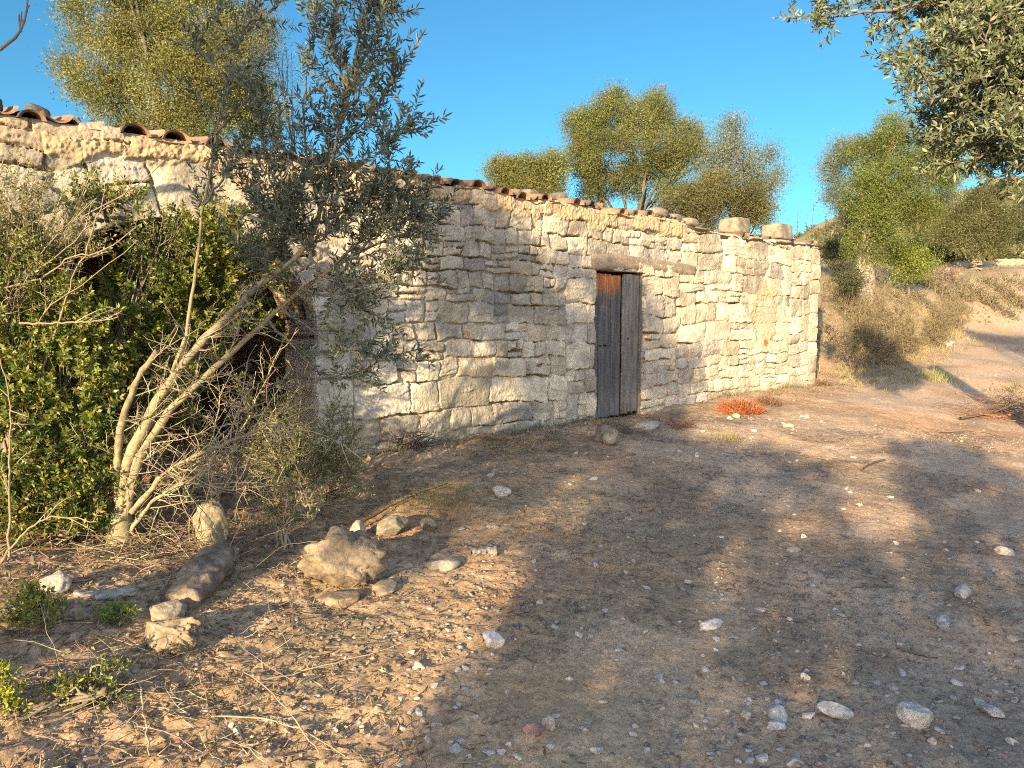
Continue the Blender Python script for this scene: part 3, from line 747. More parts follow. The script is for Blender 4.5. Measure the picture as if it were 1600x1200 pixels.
# dark rocks weighing down the tiles at the left end
for k, (s_, d_, sz, lb) in enumerate(((-5.82, -.06, .14, 'dark lichened rock on the tiles at the left end of the roof'), (-5.52, -.15, .11, 'dark peaked rock on the tiles, second from the left end'),
        (-.85, -.25, .17, 'low grey slab on the roof behind the tile ends'), (-.35, -.3, .2, 'grey peaked slab on the roof left of the door'), (.3, -.3, .15, 'small low grey slab on the roof above the door'), (1.3, -.06, .2, 'grey rubble stone on the roof right of the door'), (1.7, -.08, .15, 'brown rubble stone on the roof edge beyond the lintel'), (2.1, -.12, .2, 'flat brown stone on the roof edge between the rubble and the nearer block'))):
    zt_ = float(roof_z(np.array(s_), d_)) + .05
    rock('roof_stone', wall_pt(s_, zt_ + (-.015 if s_ < -4 else -.01), d_), (sz * 1.3, sz, sz * (.75 if s_ < -4 else .55)), 70 + k, lb, 'rock', col=(.10, .095, .085) if s_ < -4 else (.24, .205, .15), sink=.2, rot=math.atan2(U[1], U[0]), box=3.2)
# loose fist-sized stones
stone_lib = []
for k in range(10):
    v = rock_shape(400 + k, ICO3, 11, .05, (.38, .75)) * 1.15; stone_lib.append(v)
pals = [(0.461, 0.420, 0.346), (0.403, 0.374, 0.329), (0.507, 0.461, 0.392), (0.334, 0.317, 0.293), (0.427, 0.346, 0.259), (0.369, 0.254, 0.190)]
lib_me = {}
for k in range(10):
    for q in range(6):
        v = stone_lib[k] * np.array([1, .8, .5]); c = np.array(pals[q]) * (1 + .25 * fbm(v[:, 0] * 2, v[:, 1] * 2 + v[:, 2], 1, 3, k))[:, None]
        lib_me[k, q] = make_mesh('loose_stone', v, ICO3[1], M_rock, c, False)
cnt_ = 0
spots = []
hand = [(767, 745, 16), (928, 750, 16), (722, 828, 18), (774, 828, 15), (906, 994, 20), (1075, 912, 16), (1240, 862, 22), (980, 812, 14), (1188, 955, 18), (845, 943, 15), (710, 1172, 26), (668, 1162, 20), (762, 1178, 20), (932, 1176, 22), (940, 1100, 18), (1085, 1098, 18), (1410, 1052, 24), (1392, 1078, 20), (1258, 1060, 18), (1268, 916, 16), (1400, 848, 14), (1352, 1168, 18), (1190, 1195, 30), (1240, 1195, 34), (1585, 1000, 22), (1530, 1105, 22), (890, 1062, 16), (1010, 920, 12), (1262, 1122, 24), (1165, 1118, 30), (1342, 790, 10), (800, 900, 14), (702, 990, 14), (735, 1000, 12), (642, 1020, 16), (652, 1045, 22), (868, 1120, 14), (915, 1132, 14), (860, 1172, 16), (1110, 1185, 16), (1580, 1160, 22), (1496, 1070, 18)]
for h_ in hand: spots.append(h_)
while len(spots) < 250:
    y_ = 700 + 500 * rng.random() ** .8; x_ = rng.uniform(640, 1600) if rng.random() < .85 else rng.uniform(330, 700)
    if 1180 > x_ and y_ < 720: pass
    dens = .5 + fbm(x_ / 160., y_ / 110., 1, 3, 501)
    if rng.random() > dens * (1.25 if y_ > 950 or y_ < 760 else .6): continue
    spots.append((x_, y_, rng.uniform(7, 15) * (.65 + .6 * (y_ - 650) / 550)))
for k in range(40): spots.append((rng.uniform(690, 1300), rng.uniform(650, 720), rng.uniform(6, 12)))
for (x_, y_, w_) in spots:
    g, m = pxm(x_, y_); sz = w_ * m * .56
    if sd(g[0], g[1])[1] < .06: continue
    o = ob('loose_stone', lib_me[int(rng.integers(0, 10)), int(rng.choice(6, p=[.3, .2, .22, .12, .1, .06]))], None, g + np.array([0, 0, sz * .05]))
    o.scale = [sz, sz * rng.uniform(.8, 1.1), sz * rng.uniform(.8, 1.3)]; o.rotation_euler = (rng.normal(0, .25), rng.normal(0, .25), rng.uniform(0, 6.28))
    tag(o, 'small loose broken stone lying on the bare dirt', 'stone', 'small loose stones scattered over the dirt')
# pebbles: nobody could count them
def pebbles(n, xr, yr, smin, smax, seed, power=2.6):
    r_ = np.random.default_rng(seed)
    x = r_.uniform(*xr, n); y = yr[0] + (yr[1] - yr[0]) * r_.random(n) ** 1.3
    keep = (np.abs(x) < .72 * y + .4) & (r_.random(n) < np.clip(.35 + 2.4 * fbm(x, y, 1.1, 4, 77), .04, 1)); s_, d_ = sd(x, y); keep &= (d_ > .08) | (s_ > 6.1)
    x = x[keep]; y = y[keep]; n = len(x)
    sz = smin + (smax - smin) * r_.random(n) ** power
    v = np.stack([ICO0[0]] * n) * sz[:, None, None] * r_.uniform(.6, 1.3, (n, 12, 1)) * np.stack([r_.uniform(.8, 1.2, n), r_.uniform(.7, 1.1, n), r_.uniform(.45, .8, n)], -1)[:, None]
    a = r_.uniform(0, 6.28, n); c, s2 = np.cos(a)[:, None], np.sin(a)[:, None]
    vx = v[..., 0] * c - v[..., 1] * s2; vy = v[..., 0] * s2 + v[..., 1] * c
    V = np.stack([vx + x[:, None], vy + y[:, None], v[..., 2] + (surf(x, y) + sz * .15)[:, None]], -1).reshape(-1, 3)
    F = (np.arange(n)[:, None, None] * 12 + ICO0[1][None]).reshape(-1, 3)
    pc_ = np.array([[.40, .34, .26], [.33, .25, .18], [.44, .40, .33], [.30, .27, .24], [.36, .25, .17]])
    cc = pc_[r_.integers(0, 5, n)] * r_.uniform(.5, .88, (n, 1))
    return V, F, np.repeat(cc, 12, 0)
V1, F1, C1 = pebbles(75000, (-3.2, 6.5), (2.2, 9.5), .002, .016, 1, 3.2)
me = make_mesh('gravel', V1, F1, M_rock, C1); tag(ob('gravel', me), 'fine pebbles and crumbs of soil over the dirt', 'gravel', kind='stuff')
V1, F1, C1 = pebbles(5000, (2, 16), (8.5, 24), .008, .035, 2)
me = make_mesh('gravel', V1, F1, M_rock, C1); tag(ob('gravel', me), 'coarser pale pebbles up the sunlit track', 'gravel', kind='stuff')

#@@PLANTS
# ------------------------------------------------------------------ plants
def branch_from(p0, d0, length, n=6, bend=.25, up=.0):
    """a wandering shoot"""
    pts = [np.array(p0, float)]; d = unit(np.array(d0, float))
    for _ in range(n - 1):
        d = unit(d + rng.normal(0, bend, 3) + np.array([0, 0, up])); pts.append(pts[-1] + d * length / (n - 1))
    return np.array(pts)
def along(path, t):
    """point and direction at fractions t of a path"""
    d = np.concatenate([[0], np.cumsum(np.linalg.norm(np.diff(path, axis=0), axis=1))]); d /= d[-1]
    t = np.atleast_1d(t); p = np.stack([np.interp(t, d, path[:, k]) for k in range(3)], -1)
    q = np.stack([np.interp(np.clip(t + .03, 0, 1), d, path[:, k]) for k in range(3)], -1); r_ = np.stack([np.interp(np.clip(t - .03, 0, 1), d, path[:, k]) for k in range(3)], -1)
    return p, unit(q - r_)
OLIVE = [(.115, .125, .06), (.15, .155, .075), (.09, .105, .055), (.19, .185, .085)]
OLIVE_GREY = [(.14, .155, .115), (.18, .19, .14), (.11, .125, .085)]
LENTISK = [(.10, .15, .028), (.175, .21, .04), (.06, .10, .022), (.26, .265, .05), (.30, .20, .05)]
DRYC = [(.33, .27, .16), (.25, .21, .13), (.18, .15, .10), (.40, .33, .20)]

def leafy_twigs(acc, tw, paths, L, W, cols, probs, gap=.016, start=.15, spread=.75, six=True, trad=.0016, amt=.2, tcol=(.2, .17, .11)):
    """opposite leaves all along thin shoots; tw gets the shoots"""
    PP = []; DD = []
    for path in paths:
        ln = np.linalg.norm(np.diff(path, axis=0), axis=1).sum(); k = max(3, int(ln / gap))
        t = np.linspace(start, 1, k); p, d = along(path, t)
        for s_ in (0, 1):
            r_ = unit(np.cross(d, rng.normal(size=d.shape)))
            PP.append(p); DD.append(d * (1 - spread * .5) + r_ * spread * rng.uniform(.7, 1.2, (k, 1)) + np.array([0, 0, .05]))
        PP.append(p[-1:]); DD.append(d[-1:])
        tube(tw, path, np.linspace(trad * 1.6, trad * .6, len(path)), 3, tcol, cap=False)
    PP = np.concatenate(PP); DD = np.concatenate(DD); n = len(PP)
    leaves(acc, PP, DD, L * rng.uniform(.65, 1.15, n), W * rng.uniform(.8, 1.2, n), mixcols(n, cols, probs, amt), six=six)
    return n

def crown_tree(name, label, cat, base, blobs, trunk_r, nleaf, leafL, leafW, cols, probs, group=None, bark=(.16, .14, .11), hollow=.45, spread=.10, per=34, stems=None, mat=None, limb=None, updir=.12, gaps=.45, tseed=0, forkh=.35):
    """tapered trunk, a limb to each foliage mass, branchlets, and leaf sprays set unevenly through every mass"""
    root = empty(name, base); tag(root, label, cat, group)
    base = np.array(base, float); tr = Acc(); cr_ = Acc()
    B = np.array([b[0] for b in blobs]); Rr = np.array([b[1] for b in blobs], float)
    if Rr.ndim == 1: Rr = np.stack([Rr] * 3, -1)
    vol = (Rr[:, 0] * Rr[:, 1] * Rr[:, 2]) ** (.72)
    cen = B.mean(0); fork = base + (cen - base) * forkh + np.array([0, 0, 0])
    if stems is None: stems = [[base - [0, 0, .1], base + (fork - base) * .5 + rng.normal(0, trunk_r * .6, 3) * [1, 1, .2], fork]]
    for st in stems:
        p = smooth_path(st, 14, trunk_r * .06); rr = np.linspace(trunk_r * 1.25, trunk_r * .75, 14); rr[:3] *= [1.35, 1.15, 1.05]
        tube(tr, p, rr, 9, bark)
    tips = []
    for b, r_ in zip(B, Rr):
        st = stems[rng.integers(0, len(stems))]; s0_ = np.array(st[-1])
        mid = s0_ + (b - s0_) * .5 + rng.normal(0, .12, 3) * np.linalg.norm(b - s0_)
        p = smooth_path([s0_, mid, b], 9, trunk_r * .05); tube(tr, p, np.linspace(trunk_r * .42, trunk_r * .12, 9), 6, np.array(bark) * .7)
        for _ in range(9):
            d = unit(rng.normal(size=3) + [0, 0, .3]); q = b + d * r_ * rng.uniform(.6, .95); m_ = (b + q) / 2 + rng.normal(0, .05, 3)
            q0, _d = along(p, rng.uniform(.5, 1)); tube(tr, smooth_path([q0[0], m_, q], 6), np.linspace(trunk_r * .16, .004, 6), 4, bark)
    w = vol / vol.sum()
    for b, r_, f in zip(B, Rr, w):
        n = int(nleaf * f); nc_ = max(4, int(n / per)); nb_ = 9; lumps = unit(rng.normal(size=(nb_, 3)) + [0, 0, .15])
        d = unit(rng.normal(size=(nc_ * 3, 3))); rad = (hollow + (1.04 - hollow) * rng.random(nc_ * 3) ** .6)
        key = (d @ lumps.T).max(1) * .55 + .7 * fbm(d[:, 0] * 2.2 + b[0] * 3, d[:, 1] * 2.2 + d[:, 2] * 1.9 + b[2] * 2, 1.6, 3, 700 + tseed)      # sprays gather into clumps and leave holes
        keep = key > np.quantile(key, gaps); d = d[keep][:nc_]; rad = rad[keep][:nc_]; key = key[keep][:nc_]
        rad = rad * (.90 + .62 * (key - key.mean())); tone = rng.uniform(.72, 1.22, (nb_, 1)) * (1 + rng.normal(0, .03, (nb_, 3))); tone = tone[(d @ lumps.T).argmax(1)]
        rad = rad * np.where(rng.random(len(rad)) < .10, rng.uniform(1.08, 1.35, len(rad)), 1)
        c = b + d * rad[:, None] * r_
        k = len(c); pp = np.repeat(c, per, 0) + rng.normal(0, spread, (k * per, 3)) * np.array([1, 1, .8]); dd_ = unit(np.repeat(d, per, 0) * .7 + np.array([0, 0, updir]) + rng.normal(0, .85, (k * per, 3)))
        nn = len(pp); cc = mixcols(nn, cols, probs, .05, .03) * np.repeat(np.clip(1 + rng.normal(0, .2, (k, 1)), .5, 1.6) * tone, per, 0)
        leaves(cr_, pp, dd_, leafL * rng.uniform(.6, 1.2, nn), leafW * rng.uniform(.7, 1.2, nn), cc)
    tr.build('trunk', M_bark, root, base, True); cr_.build('crown', mat or M_far, root, base)
    return root
def blob(px, py, depth, rpx, sx=1., sz=1., sy=None):
    m = depth / 1200; return (P(px, py, depth), (rpx * m * sx, rpx * m * (sy if sy else .9), rpx * m * sz))
def foot(px, py, depth):
    p = P(px, py, depth); p[2] = surf(p[0], p[1])[0]; return p

# --- trees behind the hut
b0 = foot(270, 300, 10.6)
crown_tree('olive_tree', 'tall dense yellow green olive tree rising behind the left end of the roof', 'tree', b0,
    [blob(165, 25, 10.4, 58), blob(150, 110, 10.2, 50), blob(190, 160, 10.3, 52), blob(240, 60, 10.6, 72), blob(300, 40, 10.8, 74), blob(270, 140, 10.3, 72), blob(350, 110, 10.5, 78), blob(340, 190, 10.3, 62), blob(395, 170, 10.6, 48), blob(300, -50, 10.7, 80), blob(200, -50, 10.7, 70), blob(380, 60, 11, 50), blob(230, 215, 10.2, 45)],
    .09, 170000, .042, .0135, [(0.201, 0.205, 0.072), (0.232, 0.230, 0.084), (0.159, 0.173, 0.066), (0.262, 0.256, 0.102)], [3, 3, 2, 1], hollow=.55, spread=.09, gaps=.6, tseed=1)
b0 = foot(450, 300, 11.5)
crown_tree('dry_shrub', 'thin pale dead shrub standing between the big olive and the young olive', 'shrub', b0,
    [blob(440, 110, 11.4, 26, 1, 1.6), blob(455, 180, 11.4, 30, 1, 1.4), blob(425, 210, 11.3, 26)], .03, 2600, .05, .008, [(.36, .31, .2), (.28, .25, .17)], [1, 1], mat=M_dry, hollow=.2, per=10)
b0 = foot(985, 330, 17)
crown_tree('olive_tree', 'broad two tone olive tree above the middle of the roof line', 'tree', b0,
    [blob(925, 205, 17, 36), blob(960, 180, 17.3, 40), blob(1010, 185, 17, 38), blob(1030, 170, 17.4, 30), blob(905, 250, 16.8, 30), blob(950, 250, 16.6, 45), blob(1010, 240, 16.7, 42), blob(1070, 215, 17.2, 32), blob(1075, 250, 16.8, 32), blob(930, 290, 16.8, 32), blob(985, 295, 17, 26), blob(1050, 285, 16.7, 30), blob(900, 190, 17.3, 20), blob(960, 150, 17.2, 16)],
    .10, 125000, .050, .016, [(0.165, 0.179, 0.062), (0.201, 0.211, 0.074), (0.122, 0.141, 0.058)], [3, 2, 2], hollow=.4, spread=.10, gaps=.62, tseed=2)
b0 = foot(815, 330, 16)
crown_tree('olive_shrub', 'low rounded olive bush just above the clay tile ends', 'bush', b0,
    [blob(785, 272, 16, 26, 1.1), blob(820, 268, 16, 26, 1.2), blob(860, 265, 16, 27), blob(795, 295, 15.8, 24), blob(845, 295, 15.8, 28, 1.3)], .04, 40000, .052, .017, [(0.171, 0.179, 0.060), (0.201, 0.205, 0.072)], [1, 1], hollow=.4, spread=.10, gaps=.5, tseed=3, forkh=.3)
b0 = foot(1150, 350, 16.5)
crown_tree('olive_tree', 'thin silvery grey olive tree with open branches above the roof right of centre', 'tree', b0,
    [blob(1140, 225, 16.6, 30, .9, 1.2), blob(1120, 260, 16.4, 34), blob(1175, 265, 16.6, 34), blob(1205, 240, 16.8, 16), blob(1215, 275, 16.8, 16), blob(1190, 300, 16.5, 28), blob(1145, 195, 16.6, 16)],
    .05, 24000, .055, .016, [(0.183, 0.211, 0.150), (0.226, 0.250, 0.180), (0.146, 0.173, 0.120)], [2, 2, 1], hollow=.1, spread=.13, gaps=.35, per=14, tseed=4)
crown_tree('olive_shrub', 'dark low bush at the foot of the silvery tree behind the roof', 'bush', foot(1120, 350, 15.6),
    [blob(1085, 310, 15.6, 27), blob(1120, 300, 15.6, 32), blob(1165, 318, 15.6, 30), blob(1100, 335, 15.4, 30), blob(1190, 335, 15.4, 22), blob(1050, 322, 15.4, 22)], .04, 46000, .05, .016, [(.15, .145, .06), (.19, .18, .075), (.11, .11, .05)], [2, 1, 1], hollow=.4, spread=.10, gaps=.5, tseed=5)
def sprig_plant(name, label, base, tips, n, seed=0, col=(.07, .085, .06)):
    root = empty(name, base); tag(root, label, 'shrub'); tw = Acc(); lf = Acc(); base = np.array(base)
    for tp in tips:
        main = smooth_path([base, (base + tp) / 2 + rng.normal(0, .05, 3), tp], 8, .01); tube(tw, main, np.linspace(.012, .004, 8), 4, (.15, .12, .09))
        q, d = along(main, rng.uniform(.55, 1, n)); leafy_twigs(lf, tw, [branch_from(a, b + rng.normal(0, .5, 3), .25, 5, .2) for a, b in zip(q, d)], .07, .02, [col], [1], gap=.05, six=False)
    tw.build('branches', M_bark, root, base); lf.build('foliage', M_olive, root, base)
sprig_plant('sapling', 'dark bare sprigs poking above the free end of the roof', foot(1255, 420, 15), [P(1245, 322, 15), P(1272, 312, 15), P(1290, 345, 15), P(1262, 335, 15)], 4)

# --- trees right of the hut
b0 = foot(1356, 446, 19)
crown_tree('olive_tree', 'tall yellow green olive on the bank just beyond the free end of the hut', 'tree', b0,
    [blob(1400, 205, 19, 30), blob(1385, 235, 19, 36), blob(1440, 250, 18.8, 38), blob(1465, 270, 18.9, 28), blob(1380, 290, 18.7, 45), blob(1425, 300, 18.6, 42), blob(1345, 300, 18.8, 34), blob(1395, 345, 18.6, 38), blob(1360, 355, 18.8, 30), blob(1440, 330, 18.7, 28), blob(1340, 390, 19, 26), blob(1350, 245, 19.2, 30), blob(1365, 400, 18.9, 20)],
    .16, 105000, .056, .017, [(0.150, 0.182, 0.050), (0.195, 0.222, 0.064), (0.105, 0.135, 0.048)], [3, 2, 2], hollow=.4, spread=.12, gaps=.64, tseed=7, bark=(.30, .26, .21),
    stems=[[b0 - [0, 0, .15], b0 + [.0, 0, .5], P(1356, 400, 19), P(1365, 370, 19)], [b0 - [.25, 0, .15], b0 + [-.2, 0, .4], P(1345, 395, 19)]])
crown_tree('olive_tree', 'thin grey green olive half hidden left behind the tall one beyond the hut', 'tree', foot(1320, 440, 20.5),
    [blob(1320, 240, 20.5, 26), blob(1300, 265, 20.5, 22), blob(1310, 300, 20.5, 26), blob(1330, 330, 20.4, 24), blob(1478, 300, 20.5, 20), blob(1490, 270, 20.5, 16)], .06, 22000, .06, .017, [(0.171, 0.198, 0.132), (0.213, 0.237, 0.168)], [2, 2, 1], hollow=.2, spread=.13, gaps=.3, tseed=8, per=14)
b0 = foot(1525, 430, 29)
crown_tree('olive_tree', 'small round olive standing on the terrace with a short pale trunk', 'tree', b0,
    [blob(1500, 345, 29, 28), blob(1530, 330, 29, 32), blob(1560, 345, 29, 26), blob(1485, 365, 28.8, 24), blob(1520, 370, 28.6, 32), blob(1555, 375, 28.8, 24), blob(1510, 320, 29.2, 18)],
    .2, 22000, .11, .03, [(.12, .13, .055), (.15, .155, .065), (.10, .10, .045)], [2, 2, 1], hollow=.45, spread=.17, gaps=.25, tseed=9, bark=(.28, .24, .19))
crown_tree('bush', 'bright green rounded bush between the tall olive and the terrace', 'bush', foot(1420, 436, 20),
    [blob(1395, 395, 20, 22), blob(1425, 400, 20, 26), blob(1415, 420, 19.8, 24), blob(1450, 415, 20, 18)], .04, 11000, .06, .022, [(.16, .20, .03), (.20, .23, .045), (.11, .14, .03)], [2, 1, 1], hollow=.4, spread=.11, gaps=.2, mat=M_green, tseed=10)
crown_tree('bush', 'dusky green bush low behind the free end of the hut', 'bush', foot(1322, 448, 17),
    [blob(1320, 425, 17, 16, 1.4), blob(1330, 440, 16.8, 14, 1.3)], .03, 4500, .06, .018, [(.09, .10, .05), (.12, .12, .07)], [1, 1], hollow=.3, spread=.08, tseed=11)
crown_tree('bush', 'purplish brown leafless bush on the terrace edge', 'bush', foot(1468, 443, 23),
    [blob(1460, 432, 23, 17, 1.4), blob(1485, 430, 23, 16, 1.2)], .03, 5000, .09, .01, [(.22, .165, .12), (.27, .21, .15)], [1, 1], mat=M_dry, hollow=.2, spread=.1, tseed=12)
# --- hillside scrub and far trees, each its own
far = [(1302, 392, 27, 24, 0), (1335, 385, 30, 20, 1), (1500, 330, 60, 26, 0), (1590, 320, 80, 24, 1), (1560, 300, 110, 16, 1), (1580, 296, 115, 17, 1), (1545, 325, 90, 18, 0), (1470, 360, 48, 26, 0), (1440, 350, 70, 20, 1), (1580, 345, 60, 22, 0), (1600, 375, 48, 24, 1), (1590, 400, 40, 18, 0),
       (1300, 372, 60, 14, 0), (1315, 380, 48, 18, 1), (1330, 372, 80, 12, 0), (1460, 395, 34, 22, 0), (1480, 400, 30, 14, 1), (1570, 415, 34, 14, 0), (1625, 300, 100, 30, 1), (1640, 360, 50, 34, 0), (1570, 365, 70, 22, 1), (1530, 305, 120, 13, 0)]
far_lab = ['grey green bush peeping over the free end of the roof', 'dark bush between the hut end and the tall olive', 'dusky round tree on the slope just left above the small terrace olive', 'dark far pine at the right edge of the picture on the hill', 'far dark tree on the hill top, left one of the skyline pair', 'far dark tree on the hill top, right one of the skyline pair', 'mid green hillside tree right above the small terrace olive', 'grey green tree peeping between the tall olive and the small terrace olive',
           'far dark tree behind the tall olive', 'round green tree on the slope right of the terrace olive', 'bush at the right edge level with the terrace olive crown', 'low bush at the right edge above the terrace wall', 'low far tree on the skyline next to the roof end', 'dusky bush directly beyond the roof end', 'tiny far tree on the skyline right of the roof end', 'olive green bush behind the bright green bush', 'small dark bush beside the purplish one', 'small scrub bush on the dry terrace at right', 'far dark tree beyond the right edge on the hill', 'bushy olive just outside the right edge behind the terrace', 'dull green tree halfway up the hill at right', 'smallest far tree on the left shoulder of the hill']
for (px, py, dep, rp, kd), lb in zip(far, far_lab):
    g = foot(px, py, dep); m = dep / 1200; r_ = rp * m; c = P(px, py, dep); c[2] = max(c[2], g[2] + r_ * .6) if c[2] < g[2] + r_ * 2.2 else g[2] + r_ * 1.3
    cs = [(.055, .07, .03), (.08, .095, .04)] if kd else [(.10, .11, .05), (.13, .13, .06)]
    crown_tree('hillside_tree', lb, 'tree', g, [(c, (r_ * .8, r_ * .7, r_ * .7)), (c + [r_ * .5, 0, -r_ * .25], (r_ * .55,) * 3), (c - [r_ * .5, 0, r_ * .2], (r_ * .55,) * 3), (c + [0, 0, r_ * .4], (r_ * .5,) * 3)], r_ * .1, 2600, dep * .0032, dep * .0013, cs, [1, 1], group='trees and scrub on the hillside', hollow=.5, spread=r_ * .12, per=12, gaps=.2, tseed=int(px), forkh=.5)
# dry scrub of the slopes: uncountable
def tufts(n, xyf, hgt_, wid, cols, seed, per=9, name='dry_grass', label='', mat=None, lean=.5):
    r_ = np.random.default_rng(seed); pts = xyf(r_, n); n = len(pts)
    z = surf(pts[:, 0], pts[:, 1]); b = np.repeat(np.column_stack([pts, z]), per, 0)
    hh = hgt_ * r_.uniform(.4, 1.3, (n * per)) * np.repeat(r_.uniform(.5, 1.2, n), per)
    b[:, :2] += r_.normal(0, 1, (n * per, 2)) * (hh * .25)[:, None]
    d = unit(np.column_stack([r_.normal(0, lean, (n * per, 2)), np.ones(n * per)]))
    a = Acc(); leaves(a, b - d * .01, d, hh, np.full(n * per, wid), mixcols(n * per, cols, [1] * len(cols), .2)); o = a.build(name, mat or M_dry); tag(o, label, name.replace('_', ' '), kind='stuff'); return o
def slope_pts(r_, n):
    y = r_.uniform(13, 75, n) ** 1.0; x = y * r_.uniform(.36, .78, n); s_, d_ = sd(x, y)
    track = (np.abs(H(x, y) - (.36 + .012 * s_ + np.clip(y - 12.5, 0, 22) * .083)) < .16) & (y < 29)
    k = ~track & (fbm(x, y, .35, 3, 801) > -.12); return np.column_stack([x, y])[k]
tufts(11000, slope_pts, .14, .014, [(.30, .25, .14), (.24, .21, .12), (.19, .165, .10), (.16, .16, .08)], 31, 9, 'dry_grass', 'straw coloured dry grass over the slopes beyond the hut')
def far_pts(r_, n):
    y = r_.uniform(34, 130, n); x = y * r_.uniform(.36, .8, n); k = fbm(x, y, .12, 3, 805) > -.1; return np.column_stack([x, y])[k]
tufts(2600, far_pts, .9, .16, [(.12, .125, .055), (.16, .15, .07), (.24, .20, .11)], 32, 14, 'undergrowth', 'grey green scrub covering the far hill', M_green, .9)
def far2_pts(r_, n):
    y = r_.uniform(110, 330, n); x = y * r_.uniform(.33, .8, n); k = fbm(x, y, .05, 3, 806) > -.2; return np.column_stack([x, y])[k]
tufts(3200, far2_pts, 2.2, .5, [(.085, .095, .04), (.12, .12, .055), (.17, .15, .08)], 36, 14, 'undergrowth', 'dark scrub and pines covering the hill crest', M_green, .9)
def foot_pts(r_, n):
    s_ = r_.uniform(-3.2, 6.1, n); d_ = .05 + .55 * r_.random(n) ** 2; k = ((s_ < -.05) | (s_ > 1.0)) ; k &= fbm(s_, d_, 1.4, 2, 807) > -.15
    s_ = s_[k]; d_ = d_[k]; return np.column_stack([D0[0] + s_ * U[0] + d_ * N2[0], D0[1] + s_ * U[1] + d_ * N2[1]])
tufts(520, foot_pts, .10, .006, [(.30, .25, .15), (.20, .16, .10), (.15, .15, .07)], 33, 8, 'dry_grass', 'withered weeds along the foot of the stone wall', lean=.8)
def verge_pts(r_, n):
    x = r_.uniform(-3.2, .2, n); y = r_.uniform(2.2, 6.5, n); k = (x < -.25 * y + .15 + .5 * fbm(x, y, 1.2, 2, 809)); return np.column_stack([x, y])[k]
tufts(1500, verge_pts, .07, .004, [(.38, .31, .18), (.28, .22, .13), (.18, .14, .09)], 34, 6, 'dry_grass', 'short dry grass and stalks on the left verge', lean=1.3)
def bank_pts(r_, n):
    a = r_.random(n); x = 5.7 + 4.6 * a + r_.normal(0, .5, n); y = 12.9 + 6 * a + r_.normal(0, .35, n); return np.column_stack([x, y])
tufts(500, bank_pts, .16, .008, [(.36, .31, .15), (.30, .28, .12), (.26, .20, .12)], 35, 9, 'dry_grass', 'pale grass at the foot of the bank by the track', lean=.7)
# fallen twigs, straws and dead leaves
def litter(n, xyf, L, rad, cols, seed, label, leafy=0):
    r_ = np.random.default_rng(seed); pts = xyf(r_, n); n = len(pts); z = surf(pts[:, 0], pts[:, 1]); a = Acc()
    ang = r_.uniform(0, 6.28, n); ln = L * r_.random(n) ** 1.6 + .015
    t = np.linspace(-.5, .5, 4)[None, :, None]; dx = np.stack([np.cos(ang), np.sin(ang), r_.normal(0, .12, n)], -1)[:, None]
    cx = np.stack([-np.sin(ang), np.cos(ang), 0 * ang], -1)[:, None] * (r_.normal(0, .18, n))[:, None, None] * (1 - 4 * t ** 2)
    p = np.column_stack([pts, z + .006])[:, None] + (dx * t + cx) * ln[:, None, None]
    w = np.stack([-np.sin(ang), np.cos(ang), 0 * ang], -1)[:, None] * (rad * r_.uniform(.5, 1.3, n))[:, None, None]; up = np.array([0, 0, 1.])[None, None] * (rad * 1.2)
    V = np.stack([p - w, p + up, p + w], 2)   # n,4,3,3
    F = []
    for k in range(3):
        for q in (0, 1): F.append([k * 3 + q, (k + 1) * 3 + q, (k + 1) * 3 + q + 1, k * 3 + q + 1])
    F = (np.arange(n)[:, None, None] * 12 + np.array(F)[None]).reshape(-1, 4)
    a.add(V.reshape(-1, 3), F, np.repeat(mixcols(n, cols, [1] * len(cols), .25), 12, 0)); o = a.build('litter', M_twig); tag(o, label, 'litter', kind='stuff')
def left_pts(r_, n):
    x = r_.uniform(-3.3, .3, n); y = r_.uniform(2.1, 6, n); k = (r_.random(n) < np.clip(.9 - (x + .3 * y) * .9, .05, 1)) & (x > -.75 * y - .2); return np.column_stack([x, y])[k]
def right_pts(r_, n):
    x = r_.uniform(-1, 6, n); y = r_.uniform(2.1, 9.5, n); s_, d_ = sd(x, y); k = (d_ > .05) & (fbm(x, y, 1.5, 4, 55) + .2 * sstep(2.2, .4, d_) + .2 * np.exp(-(((x - 1.0) / 1.3) ** 2 + ((y - 6.6) / 1.5) ** 2)) > .06 + .1 * r_.random(n)) & (x < .75 * y); return np.column_stack([x, y])[k]
litter(5200, left_pts, .14, .0022, [(.38, .31, .20), (.25, .19, .12), (.14, .10, .07), (.20, .13, .08)], 41, 'dead straws, twigs and leaves under the bushes')
litter(12000, right_pts, .10, .0018, [(.15, .12, .09), (.10, .08, .065), (.26, .21, .15)], 42, 'broken twigs and straws on the trodden dirt')
def leaflitter(n, f, seed, cols, label):
    r_ = np.random.default_rng(seed); pts = f(r_, n); n = len(pts); a = Acc(); d = unit(np.column_stack([r_.normal(size=(n, 2)), r_.normal(0, .25, n)]))
    leaves(a, np.column_stack([pts, surf(pts[:, 0], pts[:, 1]) + .006]), d, .035 * r_.uniform(.5, 1.2, n), .011 * r_.uniform(.6, 1.3, n), mixcols(n, cols, [1] * len(cols), .2)); o = a.build('leaves', M_dry); tag(o, label, 'leaves', kind='stuff')
leaflitter(7000, left_pts, 43, [(.32, .23, .13), (.24, .16, .10), (.40, .31, .19), (.15, .10, .07)], 'fallen brown leaves on the left verge')
leaflitter(2500, right_pts, 44, [(.16, .13, .09), (.22, .18, .13)], 'fallen olive leaves on the track')

